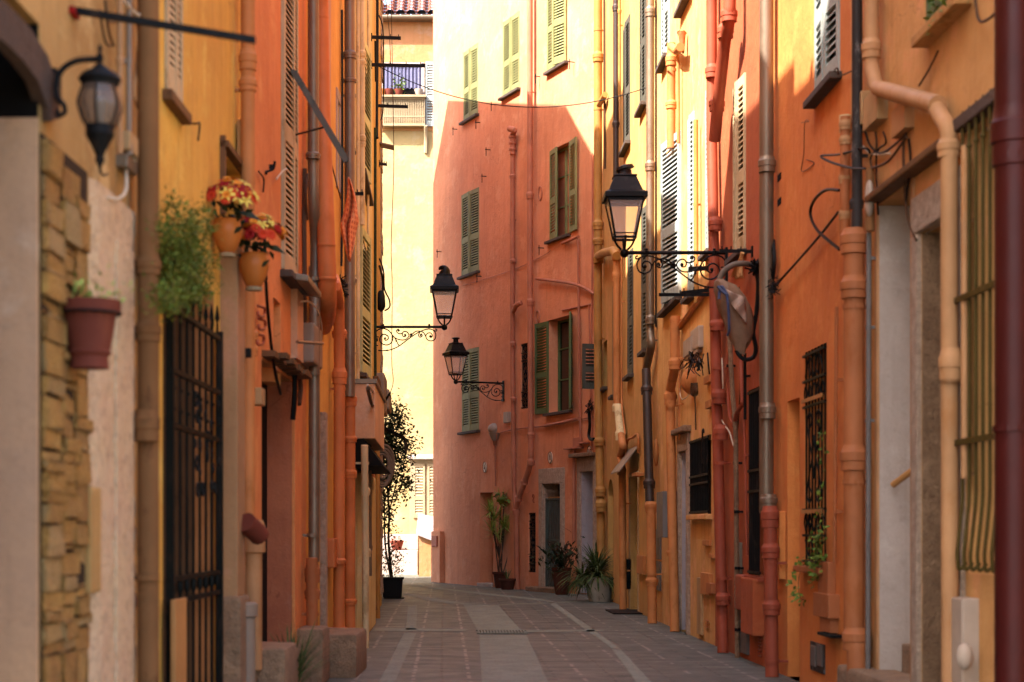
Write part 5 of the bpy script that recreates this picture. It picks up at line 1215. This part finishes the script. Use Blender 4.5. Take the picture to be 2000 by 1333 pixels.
def lantern_cap(r_, kind):
    m = MB(); x0, z = 1.02, .758
    if kind == 'bent':
        m.tube(smoothpath([(x0 + .0, 0, z), (x0 + .005, 0, z + .05), (x0 - .01, 0, z + .09), (x0 - .055, 0, z + .10), (x0 - .075, 0, z + .07)], 5), [.085, .084, .082, .08, .078, .077, .075, .072, .068, .064, .058, .052, .046, .04, .034, .03, .026, .022, .018, .014, .01], 14)
    elif kind == 'disc':
        m.lathe([(.09, 0), (.075, .02), (.07, .06)], (x0, 0, z), 14)
        q = Matrix.Rotation(rad(14), 3, 'Y')
        t = MB(); t.lathe([(.01, -.012), (.095, -.008), (.085, .02), (.03, .035)], (0, 0, 0), 16); m.add([q @ V(p) + V((x0 - .005, 0, z + .075)) for p in t.v], t.f)
    else:
        m.lathe([(.09, 0), (.055, .015), (.05, .07), (.075, .085), (.08, .10), (.03, .115)], (x0, 0, z), 14)
    m.build('chimney_cap', 'lampblack', r_)
LP = make_lamp()
lamps = [LP]
for i in range(2): lamps.append(copy_tree(LP))
def place(o, W, px, py, lab, sc, cap):
    o.location = W.at(px, py, 0); o.rotation_euler.z = math.atan2(W.n.y, W.n.x); o.scale = (sc, sc, sc); o['label'] = lab
    c = empty('tmp', (0, 0, 0), 't', 't'); lantern_cap(c, cap)
    for ch in list(c.children): ch.parent = o
    bpy.data.objects.remove(c)
place(lamps[0], WR, 1421, 494, 'large black street lantern on the red house at right, arm over the ochre shutters', 1.0, 'disc')
place(lamps[1], WM, 731, 639, 'black street lantern on the left corner house, with a bent hooded cap', .98, 'bent')
place(lamps[2], WP, 984, 749, 'smallest black street lantern, mounted on the salmon pink house', 1.04, 'plain')

# ---- carriage lantern on the cream house
def carriage():
    base = WL.at(110, 185, .02); r_ = empty('wall_lantern', base, 'old black globe lantern with smoky ribbed glass on the cream wall', 'wall lantern')
    mm = base.y / F
    def q(px, py): return at_y(px, py, base.y - .1)
    m = MB(); m.tube(smoothpath([q(110, 170), q(113, 150), q(128, 130), q(155, 118), q(197, 116)], 6), .011, 8); m.tube(smoothpath([q(108, 168), q(112, 190), q(124, 205), q(126, 220), q(114, 226), q(112, 215)], 6), .009, 8)
    m.box(base.x - .02, base.x + .012, base.y - .05, base.y + .03, q(0, 185)[2], q(0, 125)[2]); m.lathe([(.012, -.015), (.014, 0), (.005, .02), (.009, .03), (.002, .045)], q(195, 112), 8); m.build('bracket', 'iron', r_)
    c = q(195, 140); z = lambda py: q(195, py).z - c.z
    m = MB(); m.lathe([(.005, z(122)), (.03, z(135)), (.062, z(145)), (.075, z(156)), (.066, z(162)), (.064, z(168)), (.05, z(167))], c, 18); m.build('cap', 'iron', r_)
    m = MB(); m.lathe([(.058, z(168)), (.074, z(195)), (.076, z(210)), (.062, z(235)), (.048, z(248))], c, 18, caps=False); m.build('glass_globe', 'smokeglass', r_)
    m = MB()
    for k in range(6):
        a = 2 * math.pi * (k + .5) / 6; m.tube(smoothpath([V((c.x + rr * math.cos(a), c.y + rr * math.sin(a), c.z + z(py))) for rr, py in ((.060, 168), (.077, 195), (.079, 210), (.064, 235), (.05, 248))], 4), .004, 6)
    m.build('ribs', 'iron', r_)
    m = MB(); m.lathe([(.052, z(246)), (.05, z(262)), (.052, z(264)), (.03, z(285)), (.014, z(305)), (.018, z(312)), (.008, z(325)), (.002, z(340))], c, 14); m.build('base', 'iron', r_)
    m = MB(); m.lathe([(.018, z(245)), (.02, z(205)), (.012, z(190))], c, 10); m.build('candle', 'plastic_w', r_)
carriage()

# ================================================================ WIRES, LAUNDRY, BUNDLE
m = MB(); a, b = WM.at(736, 128, .02), WR.at(1262, 172, .03); m.tube([a.lerp(b, t / 30) - V((0, 0, .42 * 4 * (t / 30) * (1 - t / 30))) for t in range(31)], .007, 5)
o = m.build('overhead_wire', 'cable'); tag(o, 'thin dark wire sagging across the alley between the top floors', 'wire')
for i, (pts, lab) in enumerate((([(764, -20), (766, 120), (768, 235), (769, 330), (764, 480), (766, 560), (765, 700), (768, 745), (762, 768)], 'thin wire hanging straight past the lit lemon wall, beside the left corner'), ([(752, -10), (760, 60), (763, 126)], 'short pale cord dropping to the second clothesline bar'))):
    m = MB(); yy = WM.at(741, 300).y - .5; m.tube(smoothpath([at_y(x, y, yy) for x, y in pts], 6), .006, 5); o = m.build('hanging_wire', 'cablebrown'); tag(o, lab, 'wire')
def laundry():
    mb = MB(); mb.uv = []; y0 = WL.at(684, 379, .3).y; nu, nv = 12, 22
    for j in range(nv + 1):
        t = j / nv; py = 345 + 165 * t
        lf = 684 - 16 * min(1, t / .55) if t < .55 else 668 + 17 * ((t - .55) / .45)
        rt = 687 + 22 * min(1, t / .5) if t < .5 else 709 - 22 * ((t - .5) / .5)
        for i in range(nu + 1):
            s = i / nu; px = lf + (rt - lf) * s + 1.0 * math.sin(t * 9)
            p = at_y(px + 5 * math.sin(t * 5 + s * 2) * (1 - abs(2 * t - 1)) - 4, py + 8 * s * (1 - t), y0); p.y += .06 * math.sin(s * 12 + t * 4) + .03 * math.sin(s * 17 + 1); mb.v.append(tuple(p)); mb.uv.append((s, t))
    for j in range(nv):
        for i in range(nu): k = j * (nu + 1) + i; mb.f.append((k, k + 1, k + nu + 2, k + nu + 1))
    o = mb.build('hanging_cloth', 'clothorange'); tag(o, 'orange spotted cloth hanging in a point from a clothesline bar', 'cloth')
    s = o.modifiers.new('thick', 'SOLIDIFY'); s.thickness = .006
laundry()
def bundle():
    y0 = WR.at(1440, 600, .2).y; r_ = empty('wrapped_bundle', at_y(1440, 690, y0), 'grey brown cloth bundle tied with a blue strap on the red house', 'bundle')
    def q(x, y, d=0): return at_y(x, y, y0 + d)
    mb = MB(); rings = [(545, 1408, 1412), (556, 1397, 1440), (575, 1395, 1456), (600, 1402, 1466), (625, 1412, 1472), (650, 1420, 1472), (668, 1428, 1464), (682, 1436, 1456), (692, 1443, 1452)]
    seg = 18; rb = random.Random(6)
    for j, (py, a, b) in enumerate(rings):
        for k in range(seg):
            an = 2 * math.pi * k / seg; cx = (a + b) / 2 + (b - a) / 2 * math.cos(an); w = (b - a) / 2 * y0 / F
            p = q(cx, py + 5 * math.cos(an) * (1 if j < 3 else .3) + rb.uniform(-2, 2)); p.y += w * .8 * math.sin(an) + .05 * w * math.sin(an * 5 + j); p.x += .012 * math.sin(an * 7 + j * 1.3); mb.v.append(tuple(p))
    for j in range(len(rings) - 1):
        for k in range(seg): k2 = (k + 1) % seg; mb.f.append((j * seg + k, j * seg + k2, (j + 1) * seg + k2, (j + 1) * seg + k))
    mb.f.append(tuple(range(seg))); mb.f.append(tuple((len(rings) - 1) * seg + k for k in reversed(range(seg)))); mb.build('cloth_wrap', 'bagcloth', r_)
    m = MB(); n = 10
    for j in range(n):
        for i in range(n):
            s, t = i / (n - 1), j / (n - 1)
            p = q(1412 + 42 * s + 12 * t - 8 * s * t, 562 + 20 * s + 52 * t * (.5 + .5 * s), -.13 - .05 * math.sin(s * 3) + .025 * math.sin(s * 11 + t * 7)); m.v.append(tuple(p))
    for j in range(n - 1):
        for i in range(n - 1): k = j * n + i; m.f.append((k, k + 1, k + n + 1, k + n))
    o = m.build('plastic_fold', 'bagcloth2', r_); s = o.modifiers.new('t', 'SOLIDIFY'); s.thickness = .01
    m = MB(); pts = smoothpath([q(1404, 585, -.14), q(1408, 560, -.14), q(1420, 580, -.18), q(1424, 640, -.16), q(1421, 655, -.1)], 6); m.tube(pts, .013, 6); m.tube(smoothpath([q(1402, 560, -.14), q(1418, 575, -.18), q(1436, 578, -.16)], 4), .014, 6); m.build('blue_strap', 'blue', r_)
    m = MB(); m.tube(smoothpath([q(1407, 560), q(1405, 548), q(1414, 530), q(1432, 518), q(1452, 515), q(1468, 518, .1)], 6), [.03] * 6 + [.026] * 25, 10); m.build('hose_loop', 'hose', r_)
    m = MB(); m.tube(smoothpath([q(1472, 520, .05), q(1480, 545), q(1480, 580), q(1476, 620), q(1471, 650), q(1476, 680), q(1472, 697), q(1458, 703), q(1446, 697), q(1438, 684)], 6), .02, 8); m.build('black_hose', 'cable', r_)
    m = MB()
    for i in range(70): c = q(1476 + rb.gauss(0, 3), 522 + rb.gauss(0, 6), rb.uniform(-.03, .05)); m.tube([c, c + V((rb.uniform(-.06, .06), rb.uniform(-.06, .06), rb.uniform(-.06, .06)))], .008, 4)
    m.build('tied_knot', 'rubberblack', r_)
bundle()
def coil():
    c = WM.at(741, 905, .1); r_ = empty('hose_coil', c, 'coiled grey garden hose hanging on the amber corner house', 'hose'); m = MB(); rc_ = random.Random(2)
    for k in range(6):
        rr, off = .2 + rc_.uniform(-.03, .03), rc_.uniform(-.06, .06); m.tube([c + V((.05 + rr * .55 * math.cos(t * .314) + off * .4, off + rr * .5 * math.cos(t * .314), rr * 1.1 * math.sin(t * .314) - .05 * k * .4)) for t in range(21)], .02, 7)
    m.build('coil', 'hose', r_)
coil()

# ================================================================ POTS AND PLANTS
def pot(mb, c, prof, seg=24, flute=0): mb.lathe(prof, c, seg, flute)
def soil(r_, c, r, z): m = MB(); m.lathe([(r, z - .03), (r * .98, z), (r * .5, z + .012), (.01, z + .015)], c, 16); m.build('soil', 'soil', r_)
def fan(mb, c, n, ln, w, rr, spread=(.2, 1.2), droop=.5, seg=6):
    for i in range(n):
        a = rr.uniform(0, 2 * math.pi); e = rr.uniform(*spread); L_ = ln * rr.uniform(.6, 1.1); d = V((math.cos(a) * math.sin(e), math.sin(a) * math.sin(e), math.cos(e))); sd = V((-math.sin(a), math.cos(a), 0)); p = V(c); prev = None
        for k in range(seg + 1):
            t = k / seg; ww = w * (1 - t) ** .6 * (.5 + t if t < .5 else 1) * .5
            cur = (p - sd * ww, p + sd * ww)
            if prev: mb.quad(prev[0], prev[1], cur[1], cur[0])
            prev = cur; p = p + d * (L_ / seg); d = (d - V((0, 0, droop * L_ / seg * 1.6))).normalized()
def bushleaves(mb, c, n, rad_, ln, w, rr, up=.3):
    for i in range(n):
        q = V((rr.gauss(0, 1), rr.gauss(0, 1), rr.gauss(0, 1))); p = V(c) + V((q.x * rad_[0], q.y * rad_[1], q.z * rad_[2])) * .5
        d = V((rr.uniform(-1, 1), rr.uniform(-1, 1), rr.uniform(-1, 1) + up)); mb.leaf(p, d, (rr.uniform(-1, 1), rr.uniform(-1, 1), 1), ln * rr.uniform(.6, 1.3), w * rr.uniform(.7, 1.2))
rp = random.Random(21)
# dracaena in two terracotta pots by the salmon house
c = ground(977, 1149); r_ = empty('potted_plant', c, 'tall spiky caned plant in a terracotta pot by the salmon house door', 'potted plant', 'potted plants at the salmon house')
m = MB(); pot(m, c, [(.10, 0), (.14, .28), (.165, .29), (.165, .33), (.14, .33), (.13, .29)]); m.build('pot', 'terracotta_d', r_); soil(r_, c, .13, .29)
m = MB(); heads = []
for px, py in ((958, 1000), (963, 1040), (978, 985), (990, 992), (985, 1030), (972, 1050), (965, 1015), (995, 1040), (985, 965)):
    e = at_y(px, py, c.y + rp.uniform(-.15, .15)); b = c + V((rp.uniform(-.05, .08), rp.uniform(-.05, .05), .3)); m.tube(smoothpath([b, b.lerp(e, .5) + V((rp.uniform(-.05, .05), 0, 0)), e], 4), .011, 6); heads.append(e)
m.build('canes', 'bark', r_); m = MB()
for e in heads[:-1]: fan(m, e, 52, .40, .027, rp, (.2, 2.0), .35, 5)
m.build('foliage', 'leaf_y', r_); m = MB()
for i in range(44): p = heads[-1] + V((rp.uniform(-.12, .2), rp.uniform(-.15, .15), rp.uniform(-.12, .04))); m.leaf(p, (rp.uniform(-1, 1), rp.uniform(-1, 1), -.2), (0, 0, 1), .2, .10)
m.build('broad_leaves', 'leaf', r_)
c = ground(991, 1152); r_ = empty('flower_pot', c, 'small low terracotta pot in front of the spiky caned plant', 'flower pot', 'potted plants at the salmon house')
m = MB(); pot(m, c, [(.12, 0), (.155, .17), (.175, .18), (.175, .22), (.15, .22), (.14, .18)]); m.build('pot', 'terracotta_d', r_); soil(r_, c, .14, .18)
m = MB(); fan(m, c + V((0, 0, .2)), 16, .25, .02, rp, (.1, .7), .3, 4); m.build('foliage', 'leaf_s', r_)
# urn
c = ground(1097, 1162); r_ = empty('potted_plant', c, 'big dark glazed urn with a dark leafy plant before the granite doorway', 'potted plant', 'potted plants at the salmon house')
m = MB(); pot(m, c, [(.11, 0), (.12, .02), (.135, .12), (.17, .35), (.175, .45), (.185, .46), (.19, .50), (.165, .50), (.155, .44)]); m.build('pot', 'terracotta_d', r_); soil(r_, c, .18, .45)
m = MB()
for k in range(14): m.tube(smoothpath([c + V((rp.uniform(-.08, .08), rp.uniform(-.08, .08), .45)), c + V((rp.uniform(-.2, .2), rp.uniform(-.2, .2), .65)), c + V((rp.uniform(-.3, .3), rp.uniform(-.25, .25), .85 + rp.uniform(0, .15)))], 3), .008, 5)
m.build('stems', 'twig', r_); m = MB(); fan(m, c + V((0, 0, .5)), 60, .42, .035, rp, (.2, 1.4), .9); bushleaves(m, c + V((0, 0, .72)), 180, (.42, .36, .26), .13, .045, rp); m.build('foliage', 'leaf_d', r_)
# fluted pot with strap leaves
c = ground(1171, 1175); r_ = empty('potted_plant', c, 'wide weathered fluted pot overflowing with strap leaves at the ochre house corner', 'potted plant', 'potted plants at the salmon house')
m = MB(); pot(m, c, [(.17, 0), (.185, .06), (.215, .36), (.225, .37), (.225, .40), (.2, .40), (.19, .36)], 44, .03); m.build('pot', 'fluted', r_); soil(r_, c, .2, .36)
m = MB(); fan(m, c + V((-.05, 0, .40)), 230, .72, .042, rp, (.15, 1.6), 1.5, 7); fan(m, c + V((-.28, .05, .36)), 130, .6, .04, rp, (.4, 1.8), 1.8, 7); m.build('foliage', 'leaf_s', r_)
# dark planter with bare twigs
c = ground(1192, 1160); r_ = empty('potted_plant', c, 'dark square planter with a bare reddish branching shrub behind the fluted pot', 'potted plant', 'potted plants at the salmon house')
m = MB(); m.box(c.x - .16, c.x + .26, c.y, c.y + .42, 0, .48); m.build('planter', 'rubberblack', r_, smooth=False, bevel=.012)
m = MB()
def twig(p, d, L_, r0, dep):
    n = 5; pts = [V(p)]
    for k in range(n): d = (d + V((rp.uniform(-.25, .25), rp.uniform(-.25, .25), rp.uniform(-.05, .15)))).normalized(); pts.append(pts[-1] + d * L_ / n)
    m.tube(pts, [r0 * (1 - .6 * k / n) for k in range(n + 1)], 5)
    if dep:
        for k in range(3): q = pts[rp.randint(1, n)]; twig(q, (d + V((rp.uniform(-.9, .9), rp.uniform(-.6, .6), rp.uniform(0, .4)))).normalized(), L_ * .55, r0 * .55, dep - 1)
b = V((c.x - .16, c.y + .12, .42))
for k in range(4): twig(b, V((rp.uniform(-.5, .3), rp.uniform(-.2, .2), 1)).normalized(), .85, .013, 2)
m.build('branches', 'redtwig', r_)

# tree in a black tub at the left corner
c = ground(767, 1170); r_ = empty('potted_tree', c, 'slender dark leaved tree in a black square tub at the left corner', 'tree')
m = MB(); y = c.y; m.hexa([(c.x - .17, y, .02), (c.x + .15, y, .02), (c.x + .15, y + .34, .02), (c.x - .17, y + .34, .02), (c.x - .19, y - .02, .36), (c.x + .17, y - .02, .36), (c.x + .17, y + .36, .36), (c.x - .19, y + .36, .36)])
m.box(c.x - .21, c.x + .19, y - .035, y + .375, .335, .37); m.box(c.x - .16, c.x + .2, y - .03, y + .37, .004, .02); m.build('tub', 'rubberblack', r_, smooth=False, bevel=.008)
m = MB(); tips = []; yy = y + .17
def q(x, yv, d=0): return at_y(x, yv, yy + d)
for pts, r0 in (([(766, 1135), (759, 1060), (760, 1000), (755, 930), (758, 860), (766, 800)], .026), ([(764, 1135), (752, 1060), (751, 990), (748, 930), (752, 860), (758, 790)], .018), ([(760, 1000), (770, 960), (780, 920), (792, 885), (800, 860)], .014), ([(757, 960), (768, 930), (772, 880), (778, 840), (785, 815)], .013), ([(752, 970), (745, 930), (748, 880), (750, 830)], .012), ([(770, 960), (785, 950), (798, 935)], .008), ([(760, 900), (768, 860), (770, 810)], .009)):
    P = smoothpath([q(x, yv, rp.uniform(-.2, .2) if i > 2 else 0) for i, (x, yv) in enumerate(pts)], 5); m.tube(P, [r0 * (1 - .75 * k / len(P)) for k in range(len(P))], 6); tips += P[len(P) // 3:]
m.build('trunk', 'bark', r_); m = MB()
for e in range(3400):
    t = tips[rp.randrange(len(tips))]; p = t + V((rp.gauss(0, .10), rp.gauss(0, .14), rp.gauss(0, .13)))
    if p.x < -1.05 and p.y < 27.7: p.x = -1.0 + rp.uniform(0, .1)
    m.leaf(p, (rp.uniform(-1, 1), rp.uniform(-1, 1), rp.uniform(-.8, .6)), (rp.uniform(-1, 1), rp.uniform(-1, 1), 1), rp.uniform(.045, .085), rp.uniform(.035, .055))
m.build('crown', 'leaf_d', r_); m = MB(); bushleaves(m, q(765, 1095), 420, (.22, .22, .45), .06, .03, rp); m.build('undergrowth', 'leaf_d', r_)
# small terracotta pot far
for px, py, yy, s, lab in ((775, 1075, 46.6, .19, 'little terracotta pot on the white terrace ledge at the far end'),):
    c = at_y(px, py, yy); c.z = at_y(735, 1052, 46.2).z - .317; r_ = empty('flower_pot', c, lab, 'flower pot'); m = MB(); pot(m, c, [(s * .6, 0), (s * .95, .22), (s, .225), (s, .26), (s * .85, .26)], 16); m.build('pot', 'terracotta', r_); soil(r_, c, s * .8, .25); m = MB(); bushleaves(m, c + V((0, 0, .28)), 30, (.2, .2, .08), .06, .03, rp); m.build('flowers', 'fl_co', r_)
sz = WF.hit(744, 190)[1]
for px, col, s, lab in ((747, 'glazed', .11, 'small round amber pot at the left end of the high window sill'), (760, 'terracotta', .13, 'brown terracotta bowl on the high window sill, left of the green plant'), (779, 'terracotta', .13, 'terracotta pot with a bushy green plant on the high window sill'), (818, 'plastic_w', .12, 'white pot at the right end of the high window sill')):
    c = WF.at(px, 190, .2); c.z = sz + .001; r_ = empty('flower_pot', c, lab, 'flower pot', 'pots on the high window sill'); m = MB(); pot(m, c, [(s * .65, 0), (s, .14), (s, .16), (s * .8, .16)], 14); m.build('pot', col, r_); soil(r_, c, s * .78, .15)
    if px == 779: m = MB(); bushleaves(m, c + V((0, 0, .27)), 70, (.2, .16, .2), .1, .05, rp); m.build('foliage', 'leaf', r_)

# ---- left foreground plants
base = WL.at(180, 590, .09); r_ = empty('hanging_pot', WL.at(175, 725, .08), 'plain terracotta pot hung on the bare quoin stones of the cream house', 'flower pot', 'pots hung on the left walls')
c = at_y(175, 720, base.y - .05); k_ = c.y / F; m = MB()
pot(m, c, [(38 * k_, 0), (36 * k_, 22 * k_), (43 * k_, 30 * k_), (40 * k_, 34 * k_), (52 * k_, 105 * k_), (60 * k_, 110 * k_), (62 * k_, 132 * k_), (54 * k_, 132 * k_), (50 * k_, 112 * k_)], 26); m.build('pot', 'terracotta', r_); soil(r_, c, 52 * k_, 118 * k_)
m = MB(); bushleaves(m, c + V((0, 0, 150 * k_)), 60, (.14, .12, .07), .035, .015, rp, 1.0); m.build('foliage', 'leaf_y', r_)
m = MB(); m.tube([c + V((-.12, .02, .1)), c + V((-.03, .01, .1))], .008, 6); m.tube([c + V((62 * k_ * math.cos(t * .524), 62 * k_ * math.sin(t * .524), .2)) for t in range(13)], .005, 6); m.build('pot_hook', 'iron', r_)
def flower_pot(px, py, lab, off=.09):
    w = WL.at(px, py, off); c = w; r_ = empty('wall_flower_pot', c, lab, 'flower pot', 'pots hung on the left walls'); k_ = c.y / F
    m = MB(); pot(m, c, [(12 * k_, -44 * k_), (15 * k_, -42 * k_), (22 * k_, -28 * k_), (29 * k_, -8 * k_), (30 * k_, 6 * k_), (25 * k_, 18 * k_), (27 * k_, 22 * k_), (22 * k_, 22 * k_), (20 * k_, 10 * k_)], 24); m.build('pot', 'glazed', r_)
    m = MB(); m.lathe([(16 * k_, -50 * k_), (17 * k_, -44 * k_), (10 * k_, -42 * k_)], c, 16); m.build('pot_foot', 'shut_cream', r_); m = MB()
    for a in range(3): m.leaf(c + V((.03, -.07, -.03)), (.6, .2, .5), (0, -1, 0), .09, .03)
    m.build('painted_leaf', 'leaf_d', r_); m = MB(); bushleaves(m, c + V((0, .03, 38 * k_)), 60, (.12, .14, .08), .07, .035, rp, .3); m.leaf(c + V((.04, 0, 40 * k_)), (.6, -.1, -.2), (0, -.5, 1), .16, .09); m.build('leaves', 'leaf_d', r_)
    for nm, mt, n, kind in (('red_flower', 'fl_red', 17, 0), ('coral_flower', 'fl_co', 9, 0), ('orange_flower', 'fl_or', 11, 1), ('yellow_flower', 'fl_ye', 12, 2)):
        for i in range(n):
            m = MB(); a = rp.uniform(0, 2 * math.pi); e = rp.uniform(.1, 1.25); d = V((math.cos(a) * math.sin(e) + .15, math.sin(a) * math.sin(e) - .35, math.cos(e) - .1)).normalized(); p = c + V((.01, 0, 38 * k_)) + V((d.x * rp.uniform(.15, .19), d.y * .2, d.z * rp.uniform(.13, .17)))
            u = d.orthogonal().normalized(); v = d.cross(u); np_ = (16, 12, 6)[kind]; ln = (.040, .031, .052)[kind]
            for t in range(np_ * (2 if kind == 1 else 1)): an = 2 * math.pi * t / np_ + (t // np_) * .3; dd = (u * math.cos(an) + v * math.sin(an) + d * (.35 if kind != 1 else .3 + .8 * (t // np_))).normalized(); m.leaf(p, dd, d, ln, ln * (.32, .7, .38)[kind], .6)
            m.ball(p + d * .004, .007 if kind == 0 else .005, 6, 4)
            m.build(nm, mt, r_)
flower_pot(444, 452, 'amber wall pot of red and yellow flowers, higher of the pair beside the small window')
flower_pot(496, 518, 'amber wall pot of red and yellow flowers, lower of the pair beside the ochre pipe', .19)
# bush over the gate
r_ = empty('climbing_shrub', WL.at(350, 640, .1), 'feathery green shrub spilling over the top of the iron gate', 'shrub')
m = MB(); st = []
for k in range(46):
    a = WL.at(rp.uniform(318, 360), rp.uniform(540, 640), .06); b = WL.at(rp.uniform(305, 412), rp.uniform(390, 600), rp.uniform(.05, .24)); mid = a.lerp(b, .6) + V((rp.uniform(-.03, .03), rp.uniform(-.03, .03), .05)); P = smoothpath([a, mid, b], 5); m.tube(P, .0022, 4); st += P[3:]
m.build('stems', 'twig', r_)
for nm, mt, n in (('foliage', 'leaf_b', 5200), ('dark_foliage', 'leaf', 3600)):
    m = MB()
    for i in range(n): t = st[rp.randrange(len(st))]; p = t + V((rp.gauss(0, .03), rp.gauss(0, .05), rp.gauss(0, .035))); m.leaf(p, (rp.uniform(-1, 1), rp.uniform(-1, 1), rp.uniform(-.6, .9)), (rp.uniform(-1, 1), rp.uniform(-1, 1), 1), rp.uniform(.014, .034), rp.uniform(.007, .014))
    m.build(nm, mt, r_)
# vine on the ironwork window
r_ = empty('vine', WR.at(1600, 1100, .05), 'green vine trailing from the ironwork window of the burnt orange house', 'vine'); m = MB(); st = []
for pts in ([(1608, 1110), (1612, 1040), (1606, 990), (1613, 900), (1611, 840)], [(1600, 1108), (1590, 1100), (1575, 1096), (1565, 1100)], [(1605, 1110), (1600, 1125), (1595, 1135)], [(1570, 1102), (1560, 1130), (1562, 1165), (1570, 1172)], [(1610, 1060), (1600, 1050), (1596, 1070)], [(1612, 1100), (1604, 1085), (1598, 1090)]):
    P = smoothpath([WR.at(x, y, .05 if i else .03) for i, (x, y) in enumerate(pts)], 6); m.tube(P, .003, 4); st += P
m.build('stems', 'twig', r_); m = MB()
for i in range(230): t = st[rp.randrange(len(st))]; m.leaf(t + V((rp.gauss(-.02, .02), rp.gauss(0, .035), rp.gauss(0, .03))), (rp.uniform(-1, .3), rp.uniform(-1, 1), rp.uniform(-1, .5)), (-1, rp.uniform(-1, 1), .6), rp.uniform(.03, .06), rp.uniform(.022, .04))
m.build('foliage', 'leaf', r_)
# window box greenery at the top right
c = WR.at(1850, 48, .06); r_ = empty('window_plant', c, 'green leaves growing on the high ledge of the tan house, top right', 'plant'); m = MB(); c.z += .12
for i in range(120): m.leaf(c + V((rp.uniform(-.05, .05), rp.uniform(-.35, .35), rp.uniform(-.1, .12))), (rp.uniform(-1, .3), rp.uniform(-1, 1), rp.uniform(-.4, 1)), (-1, 0, 1), .07, .025)
m.build('foliage', 'leaf', r_)

# ---- stone benches and plant at the left foot
def bench(x0, x1, ytop, out, hgt, lab, seg=1):
    W = WL; u0, u1 = UL(x0), UL(x1); z = hgt; r_ = empty('stone_bench', W.pt((u0 + u1) / 2, .2, 0), lab, 'bench', 'stone benches along the left walls')
    m = MB(); W.box(m, u0, u1, .0, out, -.02, z); m.build('seat', 'benchstone', r_, smooth=True, bevel=.035, jitter=.004); return r_
def zfor(px, py, off): return WL.hit(px, py, off)[1]
bench(460, 492, 1290, .30, zfor(463, 1290, .15), 'worn pale stone block bench at the foot of the red house, nearest')
r_ = bench(596, 622, 1275, .42, zfor(600, 1275, .25), 'flared brown stone seat at the foot of the bright orange house')
m = MB(); WL.box(m, UL(575), UL(590), .0, .22, 0, zfor(577, 1241, .1)); o = m.build('stone_block', 'benchstone', bevel=.03, jitter=.004); tag(o, 'upright stone block behind the strap leaved plant on the left', 'stone block')
c = WL.at(566, 1300, .24); c = V((c.x, c.y, .05)); r_ = empty('strap_leaf_plant', V((c.x, c.y, 0)), 'clump of long green strap leaves in a pot between the stone benches', 'potted plant')
top = WL.hit(566, 1345, .24)[1]
m = MB(); pot(m, V((c.x, c.y, 0)), [(.09, 0), (.13, top - .02), (.14, top), (.12, top), (.11, top - .03)], 18); m.build('pot', 'terracotta', r_)
m = MB(); fan(m, V((c.x, c.y, top)), 60, .42, .02, rp, (.05, .85), 1.0, 8); fan(m, V((c.x + .04, c.y + .1, top)), 26, .5, .018, rp, (.3, .9), 1.0, 8); m.build('foliage', 'leaf_s', r_)
